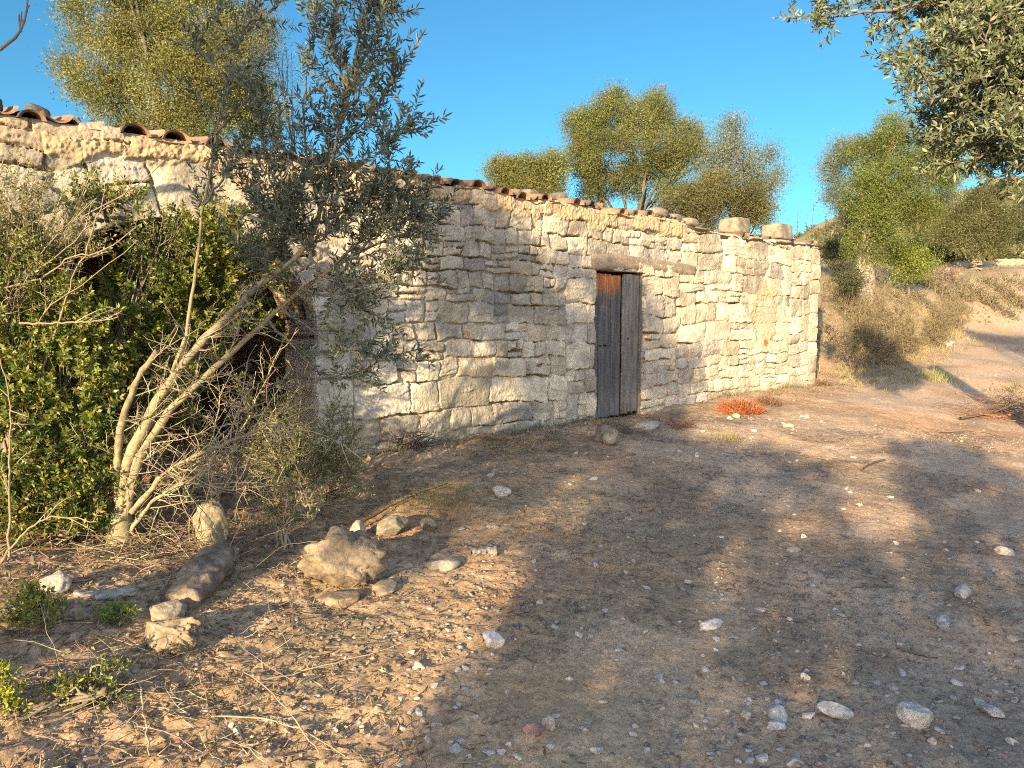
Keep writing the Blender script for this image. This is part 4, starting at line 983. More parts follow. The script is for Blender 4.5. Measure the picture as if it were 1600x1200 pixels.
# --- green evergreen bushes filling the arch
def bush(name, label, base, masses, ntw, L=.03, W=.012, cols=LENTISK, probs=(3, 3.5, 2.5, 2.5, 1.0), stemsn=7, twl=.16, gap=.011, seed=0, hollow=.25, cat='bush'):
    root = empty(name, base); tag(root, label, cat); base = np.array(base, float); tw = Acc(); lf = Acc()
    vol = np.array([m[1][0] * m[1][1] * m[1][2] for m in masses]) ** .7; vol /= vol.sum()
    for (c, r_), f in zip(masses, vol):
        c = np.array(c); r_ = np.array(r_)
        stem = smooth_path([base + rng.normal(0, .06, 3) * [1, 1, 0], (base + c) / 2 + rng.normal(0, .08, 3), c], 9, .01); tube(tw, stem, np.linspace(.016, .006, 9), 5, (.20, .16, .11))
        n = int(ntw * f); d = unit(rng.normal(size=(n * 2, 3))); key = fbm(d[:, 0] * 2 + c[0] * 3, d[:, 1] * 2 + d[:, 2] * 2 + c[2] * 3, 1.5, 2, 900 + seed); d = d[key > np.quantile(key, .3)][:n]
        p = c + d * r_ * (hollow + (1 - hollow) * rng.random((len(d), 1)) ** .55)
        paths = [branch_from(a, b * .8 + np.array([0, 0, .7]), twl * rng.uniform(.6, 1.3), 5, .22) for a, b in zip(p, d)]
        sh_ = rng.random(len(cols)) ** 2 * 2 + .15      # each mass has its own mix of fresh, dull and rusty leaves
        h1 = len(paths) // 3
        leafy_twigs(lf, tw, paths[:h1], L * .7, W * .7, cols, np.array(probs, float)[:len(cols)] * sh_, gap=gap * .9, start=.25, spread=1.0, six=False, amt=.3, trad=.0013)
        leafy_twigs(lf, tw, paths[h1:], L * 1.1, W * 1.1, cols, np.array(probs, float)[:len(cols)] * sh_, gap=gap, start=.25, spread=1.0, six=False, amt=.3, trad=.0013)
        for _ in range(stemsn):
            q = c + unit(rng.normal(size=3)) * r_ * rng.uniform(.5, .95); a, _d = along(stem, rng.uniform(.4, 1)); tube(tw, smooth_path([a[0], (a[0] + q) / 2 + rng.normal(0, .03, 3), q], 6, .005), np.linspace(.007, .002, 6), 4, (.24, .2, .14))
    tw.build('branches', M_twig, root, base); lf.build('foliage', M_green, root, base)
mb = lambda px, py, dep, r, sx=1., sz=1.: (P(px, py, dep), (r * dep / 1200 * sx, r * dep / 1200 * .8, r * dep / 1200 * sz))
bush('evergreen_bush', 'large glossy dark green bush filling the arched opening', foot(210, 800, 4.95),
     [mb(325, 395, 5.2, 48), mb(270, 432, 5.0, 44), mb(385, 420, 5.35, 38), mb(225, 478, 4.9, 46), mb(320, 470, 5.1, 48), mb(185, 530, 4.8, 44, 1.2), mb(280, 545, 5.0, 46), mb(180, 610, 4.7, 44), mb(370, 500, 5.3, 36), mb(245, 640, 4.9, 42), mb(160, 685, 4.6, 44)], 900, L=.036, W=.014, twl=.2, seed=1)
bush('evergreen_bush', 'bright leafy bush crowding the left edge of the picture beside the arch', foot(30, 820, 4.2),
     [mb(25, 475, 4.35, 38, 1, .8), mb(105, 520, 4.4, 42), mb(20, 570, 4.25, 46), mb(105, 610, 4.25, 44), mb(30, 665, 4.1, 48), mb(115, 700, 4.2, 44), mb(50, 755, 4.1, 42), mb(-40, 600, 4.2, 56), mb(15, 415, 4.4, 30, 1.1, .8), mb(75, 450, 4.45, 26, 1.1, .7)], 880, L=.036, W=.014, twl=.2, seed=2)
gd = lambda x, y: float(G(x, y)[1])
q1, q2, q3, q4, q5 = gd(45, 985), gd(140, 1105), gd(5, 1120), gd(180, 975), gd(90, 840)
bush('evergreen_bush', 'low green bush spreading under the olive trunk at the left', foot(100, 860, q5),
     [mb(80, 790, q5 - .1, 42, 1.2, .8), mb(140, 780, q5, 38, 1.1, .8), mb(30, 795, q5 - .2, 40), mb(-5, 780, q5 - .2, 42), mb(110, 830, q5 - .15, 24, 1.3, .6)], 620, seed=3, twl=.12)
bush('evergreen_sprout', 'small yellow green sprout alone on the bare soil at the left', foot(45, 985, q1), [mb(40, 950, q1, 22, 1., 1.1), mb(68, 962, q1 - .05, 16, 1.2, .8)], 110, twl=.055, L=.024, W=.010, seed=4, probs=(1, 3, 1, 3, .3), cat='sprout')
bush('evergreen_sprout', 'dark green low sprout in the dry litter at the lower left', foot(140, 1105, q2), [mb(115, 1085, q2, 26, 1.3, .5), mb(165, 1055, q2 + .05, 20, 1.2, .6), mb(172, 1095, q2, 16, 1, .6), mb(85, 1098, q2 - .05, 14, 1.2, .5)], 120, twl=.045, L=.02, W=.008, seed=5, cat='sprout')
bush('evergreen_sprout', 'yellowest sprout cut by the left edge near the bottom', foot(0, 1120, q3), [mb(-2, 1075, q3, 20, .9, 1.2), mb(10, 1105, q3, 12)], 70, twl=.05, L=.02, W=.008, cols=[(.30, .32, .03), (.22, .27, .03)], probs=(1, 1), seed=6, cat='sprout')
bush('evergreen_sprout', 'tiny green sprout left of the long cracked rock', foot(180, 975, q4), [mb(180, 963, q4, 13, 1.4, .7)], 40, twl=.05, cols=[(.16, .24, .03)], probs=(1,), L=.02, W=.008, seed=7, cat='sprout')
bush('thicket', 'loose pale yellow green shrub climbing over the left end of the wall above the arch', foot(20, 840, 4.5),
     [mb(15, 320, 4.35, 30, 1., 1.), mb(55, 385, 4.4, 32, 1.2, .8), mb(-15, 400, 4.3, 36), mb(110, 400, 4.5, 26, 1.3, .7), mb(10, 470, 4.2, 30), mb(245, 385, 4.9, 24, 1.4, .8)], 330, L=.028, W=.008, cols=[(.24, .23, .09), (.19, .21, .06), (.30, .26, .13), (.14, .17, .05)], probs=(2, 2, 1, 1), stemsn=16, twl=.24, gap=.020, seed=9)
bush('evergreen_bush', 'tuft of green leaves hanging against the arch stones', P(165, 345, 4.95), [mb(150, 310, 4.75, 20, 1.3, .8), mb(195, 318, 4.8, 16, 1.2, .8), mb(120, 330, 4.7, 16)], 95, twl=.10, seed=8, probs=(1, 3, 1, 3, .3))

# --- young olive with leaning pale trunks
root = empty('young_olive_tree', foot(196, 872, 4.07)); tag(root, 'young olive with pale trunks leaning right in front of the arch', 'tree')
o0 = np.array(root.location); bk = (.29, .25, .145)
TR = [  # photo points, depths, radii
    ([(196, 880), (188, 810), (196, 740), (212, 690), (250, 620), (292, 560), (335, 512), (370, 480), (404, 446)], (4.07, 4.2), (.042, .020)),
    ([(192, 876), (200, 770), (222, 700), (270, 632), (338, 575), (372, 540), (420, 500), (470, 452), (520, 418), (580, 385), (640, 362), (688, 340)], (4.05, 4.5), (.034, .005)),
    ([(190, 872), (182, 740), (186, 680), (205, 610), (228, 572), (246, 546)], (4.12, 4.05), (.032, .017)),
    ([(404, 446), (440, 420), (480, 390), (500, 330), (518, 250), (545, 150), (560, 60), (590, -20)], (4.2, 4.25), (.020, .004)),
    ([(240, 640), (290, 540), (306, 430), (318, 320), (338, 210), (355, 130), (380, 40), (392, -30)], (4.35, 4.3), (.014, .004)),
    ([(206, 800), (250, 745), (300, 715), (360, 690), (410, 668), (440, 662)], (4.0, 3.9), (.020, .007)),
    ([(205, 830), (240, 780), (290, 752), (340, 760), (385, 772)], (3.95, 3.85), (.014, .004)),
    ([(190, 860), (200, 880), (204, 890)], (4.0, 3.95), (.03, .012)),
]
tr = Acc(); tpaths = []
for pts_, (da, db), (ra_, rb_) in TR:
    n_ = len(pts_); w3d = np.array([P(x, y, da + (db - da) * i_ / (n_ - 1)) for i_, (x, y) in enumerate(pts_)])
    p = smooth_path(w3d, 26, .004); tpaths.append(p); rr = .84 * np.linspace(ra_, rb_, 26) * (1 + .12 * rng.normal(size=26) * .6)
    cb = mixa(np.array(bk), np.array([.20, .17, .12]), np.clip((np.linspace(0, 1, 26) - .5) * 2, 0, 1)[:, None]); tube(tr, p, rr, 9, np.repeat(cb, 9, 0))
# flared foot
tube(tr, smooth_path([P(190, 800, 4.07), P(188, 840, 4.06), P(190, 880, 4.07)], 8), np.linspace(.05, .088, 8) * 1.0, 10, bk)
BR = [  # crown branches
    [(500, 330), (470, 200), (482, 90), (490, 15)], [(518, 240), (590, 170), (622, 100)], [(510, 300), (600, 235), (640, 198)], [(500, 350), (585, 305), (640, 292)], [(520, 418), (590, 350), (650, 320)],
    [(480, 420), (440, 400), (410, 350), (395, 290)], [(490, 400), (460, 360), (450, 300)], [(470, 440), (420, 430), (385, 400)],
    [(480, 390), (425, 300), (405, 190), (410, 120)], [(560, 60), (600, 30), (625, -10)], [(545, 150), (520, 70), (525, 10)], [(480, 390), (560, 330), (610, 270)], [(470, 452), (540, 470), (620, 440)],
    [(440, 480), (520, 540), (600, 560), (655, 545)], [(420, 500), (500, 590), (560, 590), (610, 545)], [(500, 430), (580, 440), (660, 400)], [(338, 210), (385, 160), (400, 110)], [(380, 40), (430, 10), (455, -20)], [(355, 130), (310, 75), (290, 40)], [(318, 320), (360, 260), (385, 220)],
    [(530, 200), (575, 120), (590, 60)], [(490, 360), (440, 340), (395, 330)], [(480, 400), (420, 400), (370, 380)], [(510, 280), (455, 260), (430, 230)], [(560, 395), (590, 360), (655, 335)], [(500, 430), (470, 350), (440, 320)], [(520, 418), (560, 480), (600, 500)]]
bp = []
for k, b_ in enumerate(BR):
    dd_ = 4.22 + rng.uniform(-.25, .25); w3d = [P(x, y, 4.22 + (dd_ - 4.22) * min(1, i_ / 2)) for i_, (x, y) in enumerate(b_)]
    p = smooth_path(w3d, 14, .006); bp.append(p); tube(tr, p, np.linspace(.008, .0025, 14), 5, (.17, .15, .12), cap=False)
tr.build('trunk', M_bark, root, o0, True)
lf = Acc(); tw = Acc(); paths = []
def side_shoots(path, n, lo, L0, L1, drift=.7):
    r_ = []
    q, d = along(path, rng.uniform(lo, 1, n))
    for a, b in zip(q, d): r_.append(branch_from(a, b * .55 + unit(rng.normal(size=3)) * .75 + np.array([0, 0, .25]), rng.uniform(L0, L1), 6, .12, .04))
    return r_
nshoot = [16, 16, 18, 16, 14, 16, 16, 12, 14, 9, 14, 20, 14, 11, 9, 12, 7, 7, 6, 6, 14, 9, 7, 10, 14, 12, 9]
for p, k in zip(bp, nshoot): paths += side_shoots(p, int(k * 1.5), .15, .10, .27); paths.append(p[-5:])
paths += side_shoots(tpaths[3], 70, .3, .12, .32); paths += side_shoots(tpaths[4], 26, .45, .10, .28); paths += side_shoots(tpaths[1], 26, .65, .1, .28)
leafy_twigs(lf, tw, paths, .050, .0105, [(.095, .115, .075), (.125, .145, .095), (.075, .09, .06), (.16, .165, .085)], (3, 2, 2, 1), gap=.017, spread=.85, trad=.0014, tcol=(.2, .18, .13))
tw.build('twigs', M_twig, root, o0); lf.build('crown', M_olive, root, o0)
# spiny leafless shoots round the trunks' feet
tw = Acc(); lf = Acc()
def spiny(p0, d, L, depthk=0):
    m = branch_from(p0, d, L, 7, .10, .01); r0 = .0022 + .004 * min(L, .5)
    tube(tw, m, np.linspace(r0, .001, 7), 4, var_col(1, (.33, .28, .175), .2)[0], cap=False)
    k = int(L / .03)
    q, dd_ = along(m, rng.uniform(.12, 1, k))
    for a, b in zip(q, dd_):
        ds = unit(b * .5 + unit(rng.normal(size=3)))
        if depthk < 1 and rng.random() < .28: spiny(a, ds, L * rng.uniform(.25, .5), depthk + 1)
        else:
            ln = rng.uniform(.02, .06); tube(tw, np.array([a, a + ds * ln * .5 + rng.normal(0, .002, 3), a + ds * ln]), [.0013, .001, .0005], 3, (.29, .245, .155), cap=False)
for path, n_, lo, hi in ((tpaths[0], 40, .08, 1), (tpaths[1], 34, .1, .75), (tpaths[2], 18, .15, .95), (tpaths[5], 34, .1, 1), (tpaths[6], 22, .2, 1)):
    q, dd_ = along(path, rng.uniform(lo, hi, n_))
    for a, b in zip(q, dd_): spiny(a, b * .6 + np.array([.45, -.1, .08]) + rng.normal(0, .55, 3), rng.uniform(.1, .42))
tw.build('spiny_shoots', M_twig, root, o0)
# --- dry spiny shrubs
def spiny_shrub(name, label, base, targets, n, L, leafy=0, cols=None, cat='shrub', col=(.36, .31, .20)):
    global tw
    root = empty(name, base); tag(root, label, cat); tw = Acc(); lf = Acc(); base = np.array(base, float)
    for tgt in targets:
        m = smooth_path([base + rng.normal(0, .03, 3) * [1, 1, 0], (base + tgt) / 2 + rng.normal(0, .03, 3), tgt], 10, .006); tube(tw, m, np.linspace(.009, .0025, 10), 5, col)
        q, d = along(m, rng.uniform(.25, 1, n))
        for a, b in zip(q, d): spiny(a, b * .7 + rng.normal(0, .55, 3), rng.uniform(.4, 1) * L)
        if leafy:
            q, d = along(m, rng.uniform(.4, 1, leafy)); leafy_twigs(lf, tw, [branch_from(a, b + rng.normal(0, .7, 3), L * rng.uniform(.4, .9), 5, .2) for a, b in zip(q, d)], .022, .006, cols or OLIVE, [1] * len(cols or OLIVE), gap=.012, six=False, trad=.001)
    tw.build('branches', M_twig, root, base)
    if leafy: lf.build('foliage', M_green, root, base)
spiny_shrub('dry_shrub', 'small thorny upright shrub between the upright boulder and the grooved boulder', foot(436, 872, 4.3), [P(x, y, 4.3) for x, y in ((405, 770), (430, 750), (455, 740), (480, 760), (440, 790), (465, 790))], 12, .16, 10, [(.15, .17, .06), (.20, .21, .08)])
spiny_shrub('dry_shrub', 'grey green thorny shrub spreading against the foot of the wall beside the arch', foot(480, 800, 4.75), [P(x, y, 4.8) for x, y in ((400, 700), (430, 640), (470, 620), (520, 640), (545, 680), (500, 720), (550, 740), (430, 740), (470, 690), (380, 620))], 14, .24, 60, [(.13, .145, .07), (.17, .185, .085), (.22, .225, .10)])
spiny_shrub('dry_shrub', 'tangle of dead branches under the arch behind the young olive', foot(330, 780, 4.9), [P(x, y, 4.8) for x, y in ((300, 640), (350, 600), (400, 580), (440, 540), (470, 600), (330, 700), (400, 680))], 15, .26, 4)
spiny_shrub('dry_shrub', 'fine leafless twigs spread over the stones above the arch', foot(-120, 860, 4.5), [P(x, y, 4.6) for x, y in ((110, 270), (150, 265), (60, 300), (20, 330), (90, 330), (5, 250), (130, 300))], 11, .2, 5)
# long bare rods across the left
root = empty('bare_bush', foot(-30, 860, 3.9)); tag(root, 'leggy bush of long bare pale rods leaning right across the left edge', 'bush'); o0 = np.array(root.location); tw = Acc()
for pts_, d_ in (([(-40, 860), (-10, 480), (60, 400), (110, 345), (150, 310)], 4.3), ([(-30, 860), (0, 420), (60, 375), (130, 340), (200, 300), (270, 240)], 4.4), ([(-20, 870), (60, 480), (120, 455), (180, 405), (215, 375)], 4.2), ([(60, 600), (100, 470), (150, 350), (160, 315)], 4.2), ([(-40, 520), (30, 440), (90, 400), (150, 345)], 4.3), ([(15, 870), (14, 700), (20, 640), (0, 560)], 3.6), ([(-20, 900), (15, 860), (45, 825), (80, 805), (150, 815)], 3.6),
                   ([(30, 505), (100, 505), (150, 502), (185, 495)], 4.1), ([(-30, 455), (60, 440), (110, 400), (160, 395), (220, 350)], 4.2)):
    p = smooth_path([P(x, y, d_) for x, y in pts_], 22, .004); tube(tw, p, np.linspace(.007, .0025, 22), 5, (.23, .19, .12))
    q, dd_ = along(p, rng.uniform(.2, 1, 6))
    for a, b in zip(q, dd_): spiny(a, b + rng.normal(0, .6, 3), rng.uniform(.06, .2))
tw.build('branches', M_twig, root, o0)
# fallen rods and driftwood on the ground
def lying(name, label, pts_, r0, r1, lift=.012, col=(.33, .27, .18), cat='stick', side=5, n=16):
    p = np.array([GS(x, y) for x, y in pts_]); p[:, 2] += lift; p = smooth_path(p, n, .003); p[:, 2] = np.maximum(p[:, 2], surf(p[:, 0], p[:, 1]) + r1 * .8)
    a = Acc(); tube(a, p, np.linspace(r0, r1, n) * (1 + .1 * rng.normal(size=n)), side, col); o = a.build(name, M_twig, None, p[0]); tag(o, label, cat)
lying('stick', 'long dark stick slanting behind the grooved boulder', [(490, 862), (550, 835), (600, 805), (650, 780), (700, 760)], .008, .004, .03, (.13, .10, .07))
lying('stick', 'long pale straw rod running right from the litter towards the track', [(390, 1085), (330, 1120), (400, 1075), (500, 1050), (580, 1030), (650, 1010)][2:], .004, .002, .02)
lying('stick', 'thin pale rod lowest across the sunlit soil', [(330, 1130), (400, 1125), (470, 1150), (540, 1195)], .004, .002, .02)
lying('stick', 'curved bleached rod beside the low dark sprout', [(180, 1040), (220, 1085), (230, 1150), (235, 1195)], .005, .003, .02, (.4, .33, .22))
lying('stick', 'pale bent rod at the foot of the left bushes', [(30, 1140), (90, 1120), (130, 1080), (150, 1040)], .006, .003, .02, (.4, .34, .22))
lying('stick', 'straight thin rod pointing up left from the lower edge', [(500, 1190), (430, 1100), (380, 1060)], .003, .002, .02)
lying('stick', 'short dark stick on the track right of centre', [(1382, 722), (1362, 728), (1345, 738)], .012, .006, .02, (.10, .08, .06))
lying('stick', 'thin dark stick on the shaded track by the blue grey stone', [(1330, 922), (1370, 920), (1412, 925)], .004, .003, .008, (.12, .10, .08))
lying('stick', 'crooked dark stick above the long whitish stones', [(1400, 1018), (1440, 1030), (1465, 1032)], .005, .003, .01, (.11, .09, .07))
lying('stick', 'thin straight stem on the shaded track centre', [(1020, 920), (1022, 955), (1025, 985)], .002, .002, .01, (.25, .21, .15))
lying('stick', 'dark rod running left of the upright boulder', [(20, 862), (80, 850), (130, 835), (165, 820)], .014, .008, .03, (.15, .12, .09))
lying('stick', 'fallen branch on the lit bank beside the brush pile', [(1500, 655), (1540, 650), (1590, 640)], .02, .008, .03, (.13, .09, .06))
lying('stick', 'thin stem lying on the lit dirt below the brush pile', [(1470, 675), (1530, 676), (1590, 690)], .008, .004, .02, (.2, .15, .10))
# bleached slab and rotten log
def log(name, label, pts_, r0, r1, col, col2, seed, squash=.6, lift=.02, cat='log'):
    p = np.array([GS(x, y) for x, y in pts_]); p[:, 2] += lift; n = 50; p = smooth_path(p, n); rr = np.interp(np.linspace(0, 1, n), [0, .1, .5, .9, 1], [r0 * .6, r0, (r0 + r1) / 2 * 1.1, r1, r1 * .5])
    th = np.linspace(0, 2 * math.pi, 28, endpoint=False); t = np.gradient(p, axis=0); t /= np.linalg.norm(t, axis=1)[:, None]; a_ = unit(np.cross(t, [0, 0, 1.])); b_ = np.cross(a_, t)
    k = 1 + .7 * fbm(np.arange(n)[:, None] * .09, np.cos(th)[None] * 1.2 + 2, 1, 3, seed) + .26 * fbm(np.arange(n)[:, None] * .12, th[None] * 6, 1, 3, seed + 1) + .12 * fbm(np.arange(n)[:, None] * .5, th[None] * 3, 1, 2, seed + 2)
    V = p[:, None] + (rr[:, None] * k)[..., None] * (np.cos(th)[None, :, None] * a_[:, None] + np.sin(th)[None, :, None] * b_[:, None] * squash)
    i = np.arange(n * 28).reshape(n, 28); f = np.stack([i[:-1], np.roll(i, -1, 1)[:-1], np.roll(i, -1, 1)[1:], i[1:]], -1).reshape(-1, 4); a = Acc()
    cc = mixa(np.array(col), np.array(col2), sstep(-.1, .2, fbm(np.arange(n)[:, None] * .15, th[None] * 2, 1, 3, seed + 3))[..., None]); a.add(V.reshape(-1, 3), f, cc.reshape(-1, 3))
    for e in (0, n - 1): a.F.append(np.array([[i[e, 0], i[e, q], i[e, q + 1], i[e, q + 2]] for q in range(1, 26, 2)]))
    o = a.build(name, M_bark, None, p[0]); tag(o, label, cat)
log('rotten_log', 'rotten hollow grey brown log lying below the upright boulder', [(345, 872), (322, 905), (290, 935), (262, 950)], .075, .10, (.31, .24, .16), (.17, .13, .095), 61, .65, .03)
log('bleached_wood', 'flat bleached grey slab of wood on the soil under the olive', [(115, 935), (160, 938), (215, 925)], .035, .045, (.42, .37, .29), (.30, .26, .21), 62, .4, .01, 'wood')
log('driftwood', 'grey split driftwood knot on the edge of the shade', [(735, 872), (750, 868), (775, 866)], .03, .05, (.30, .27, .22), (.16, .14, .12), 63, .7, .02, 'wood')
# --- dry brush along the bank beyond the hut, one bush after another
bank = [((1340, 580), (1325, 480), 45, 'tangled brown dead bush against the free end of the hut'), ((1375, 570), (1365, 500), 50, 'tangled olive brown bush second from the hut end'), ((1415, 560), (1410, 500), 48, 'twiggy olive brown bush third from the hut end'), ((1370, 520), (1370, 450), 48, 'tall sparse dark bush on the bank top below the pale trunk'), ((1455, 545), (1450, 505), 36, 'fourth bush from the hut end, by the track'),
        ((1320, 500), (1322, 455), 32, 'green tinged bush at the wall corner above the dead one'), ((1480, 515), (1485, 490), 22, 'small low bush at the end of the bank where the shade starts')]
for k, (bp_, cp_, r_, lb) in enumerate(bank):
    g = GS(*bp_); dep = g[1] + .15; tops = [P(cp_[0] + rng.uniform(-1, 1) * r_, cp_[1] + rng.uniform(-.9, .9) * r_, dep + rng.uniform(-.5, .5)) for _ in range(8)]
    root = empty('bank_bush', g); tag(root, lb, 'bush', 'dry bushes along the bank beyond the hut'); tw = Acc(); lf = Acc()
    for tp in tops:
        m = smooth_path([g + rng.normal(0, .1, 3) * [1, 1, 0], (g + tp) / 2 + rng.normal(0, .08, 3), tp], 7, .01); tube(tw, m, np.linspace(.010, .004, 7), 4, (.17, .13, .09), cap=False)
        q, d = along(m, rng.uniform(.2, 1, 40)); sh = [branch_from(a, b * .5 + rng.normal(0, .7, 3) + [0, 0, .25], rng.uniform(.15, .45), 5, .2) for a, b in zip(q, d)]
        for s_ in sh: tube(tw, s_, [.0035, .003, .0025, .002, .0015], 3, var_col(1, (.27, .20, .13), .2)[0], cap=False)
        leafy_twigs(lf, tw, [branch_from(s_[-2], rng.normal(0, 1, 3) + [0, 0, .4], .16, 4, .2) for s_ in sh for _q in range(2)], .04, .009, [(.20, .19, .08), (.26, .22, .12), (.15, .15, .06), (.22, .15, .09)], (3, 3, 2, 2), gap=.035, six=False, trad=.0016)
    tw.build('branches', M_twig, root, g); lf.build('foliage', M_dry, root, g)
def brush(name, label, px, py, n, L, cols, rad, h_, cat='brush', r0=.003, group=None, dome=False):
    g = GS(px, py); a = Acc()
    for _ in range(n):
        p0 = g + np.array([rng.normal(0, rad), rng.normal(0, rad * .7), 0]); p0[2] = surf(p0[0], p0[1])[0] + rng.random() ** 1.5 * h_
        d = rng.normal(size=3) * [1, .7, .28]
        if dome:
            q0 = rng.normal(size=2); q0 *= min(1, rng.random() ** .5 * 1.0) / np.linalg.norm(q0); p0 = g + np.array([q0[0] * rad * 1.5, q0[1] * rad, 0]); p0[2] = surf(p0[0], p0[1])[0] + h_ * (1 - q0 @ q0) * rng.random() * .7; d = np.array([q0[0] * .7, q0[1] * .7, .8]) + rng.normal(0, .5, 3)
        p = branch_from(p0, d, rng.uniform(.4, 1) * L, 6, .3 if dome else .2); p[:, 2] = np.maximum(p[:, 2], surf(p[:, 0], p[:, 1]) + .005)
        tube(a, p, np.linspace(r0, r0 * .4, 6), 3, var_col(1, cols[rng.integers(0, len(cols))], .2)[0], cap=False)
    o = a.build(name, M_twig, None, g); tag(o, label, cat, group)
brush('brush_pile', 'heap of reddish brown dead twigs at the right edge of the track', 1585, 655, 420, .55, [(.30, .14, .07), (.22, .13, .08), (.33, .24, .14), (.16, .10, .06)], .36, .30, 'brush')
brush('dead_plant', 'low cushion of bright orange dead plant at the foot of the wall', 1158, 645, 1300, .13, [(.44, .13, .045), (.34, .11, .05), (.48, .20, .08), (.26, .12, .07)], .18, .19, 'plant', .0032, dome=True)
brush('dead_plant', 'brownish dead plant touching the right of the orange cushion', 1198, 634, 420, .12, [(.27, .14, .09), (.20, .13, .09)], .13, .18, 'plant', .003, dome=True)
brush('dead_plant', 'dull red dead sprig just right of the door', 1065, 668, 120, .16, [(.34, .12, .07), (.22, .13, .09)], .10, .08, 'plant', .0025)
brush('dead_plant', 'small dark dead weed at the free end corner of the wall', 1285, 605, 110, .14, [(.20, .10, .07), (.16, .10, .07)], .09, .10, 'plant', .003)
brush('dead_plant', 'dark dry weed tuft in front of the wall left of the door', 800, 700, 240, .22, [(.14, .11, .08), (.22, .18, .12)], .28, .10, 'plant', .0022)
brush('dead_plant', 'dark dry weed at the foot of the door', 975, 676, 150, .16, [(.12, .10, .07), (.17, .14, .09)], .16, .07, 'plant', .0022)
brush('dead_plant', 'curled dark root end leaning on the bottom stones of the wall', 640, 712, 70, .3, [(.13, .10, .08), (.10, .08, .06)], .07, .16, 'plant', .006)
brush('brush_pile', 'tangle of dry stems among the left verge litter', 150, 1100, 110, .34, [(.34, .27, .17), (.25, .19, .12), (.42, .35, .24)], .36, .06, 'brush', .0022)
brush('brush_pile', 'dry stems and roots below the olive trunk', 250, 860, 300, .4, [(.34, .27, .17), (.25, .19, .12)], .26, .08, 'brush', .0025)
for px_, py_ in ((1540, 472), (1575, 464), (1500, 462), (1555, 446), (1592, 448), (1470, 458), (1520, 454), (1588, 480), (1440, 474), (1492, 478), (1400, 470), (1560, 486), (1452, 446), (1530, 466)):
    g_ = G(px_, py_); k_ = g_[1] / 22
    brush('scrub_bush', 'small low brown and olive scrub bush on the dry slope beyond the track', px_, py_, 170, .34 * k_, [(.20, .16, .10), (.15, .15, .07), (.26, .21, .13), (.17, .13, .09)], rng.uniform(.2, .42) * k_, rng.uniform(.25, .5) * k_, 'bush', .009 * k_, 'small scrub bushes dotted over the slope', dome=True)
def tuft(label, px, py, n, h_, cols, w=.004, sp=.06):
    g = GS(px, py); a = Acc(); b = g + rng.normal(0, sp, (n, 3)) * [1, 1, 0]; b[:, 2] = surf(b[:, 0], b[:, 1]); d = unit(np.column_stack([rng.normal(0, .35, (n, 2)), np.ones(n)])); leaves(a, b, d, h_ * rng.uniform(.4, 1.1, n), w, mixcols(n, cols, [1] * len(cols)))
    o = a.build('grass_tuft' if n < 400 else 'grass', M_dry, None, g); tag(o, label, 'grass tuft' if n < 400 else 'grass', kind=None if n < 400 else 'stuff')
tuft('pale yellow grass tuft on the dirt below the orange plant', 1140, 690, 160, .16, [(.34, .30, .13), (.40, .34, .18)])
tuft('yellow green grass tuft on the bank foot beyond the hut', 1465, 595, 240, .22, [(.33, .32, .12), (.28, .28, .10)], .008, .18)
tuft('yellowish grass tuft by the shaded bend of the track', 1475, 520, 220, .30, [(.34, .32, .12), (.30, .26, .12)], .012, .25)
tuft('green low grass at the shadow edge below the wall', 690, 790, 500, .07, [(.16, .18, .04), (.22, .20, .07)], .0035, .2)
# low terrace wall of dry stone on the slope
def small_wall(label, px0, px1, py, dep, h_):
    a_ = foot(px0, py, dep); b_ = foot(px1, py, dep); acc = Acc(); n = int(np.linalg.norm(b_ - a_) / .3) + 1
    for i_ in range(n):
        for j_ in range(3):
            v = rock_shape(int(rng.integers(1e6)), ICO1, 6, .08) * np.array([.21, .16, .10]); p = a_ + (b_ - a_) * (i_ + .5 * (j_ % 2)) / n; p = p + [0, 0, .06 + j_ * h_ / 3]; p[2] = surf(p[0], p[1])[0] + .06 + j_ * h_ / 3
            v = v + p; f = np.column_stack([ICO1[1], ICO1[1][:, 2]]); acc.add(v, ICO1[1][:, [0, 1, 2, 2]] if False else np.column_stack([ICO1[1][:, 0], ICO1[1][:, 1], ICO1[1][:, 2], ICO1[1][:, 2]]), var_col(1, (.33, .28, .2), .15)[0])
    return acc, a_, label
def tri_build(acc, name, mat, origin):
    V = np.concatenate(acc.V) - origin; Fq_ = np.concatenate(acc.F)[:, :3]; return ob(name, make_mesh(name, V, Fq_, mat, np.concatenate(acc.C)), None, origin)
for args in (('low broken terrace wall of pale stones left of the small terrace olive', 1470, 1500, 442, 25, .3), ('low pale terrace wall running to the right edge behind the terrace olive', 1560, 1640, 436, 32, .2)):
    acc, a_, lb = small_wall(*args); tag(tri_build(acc, 'terrace_wall', M_rock, a_), lb, 'terrace wall')

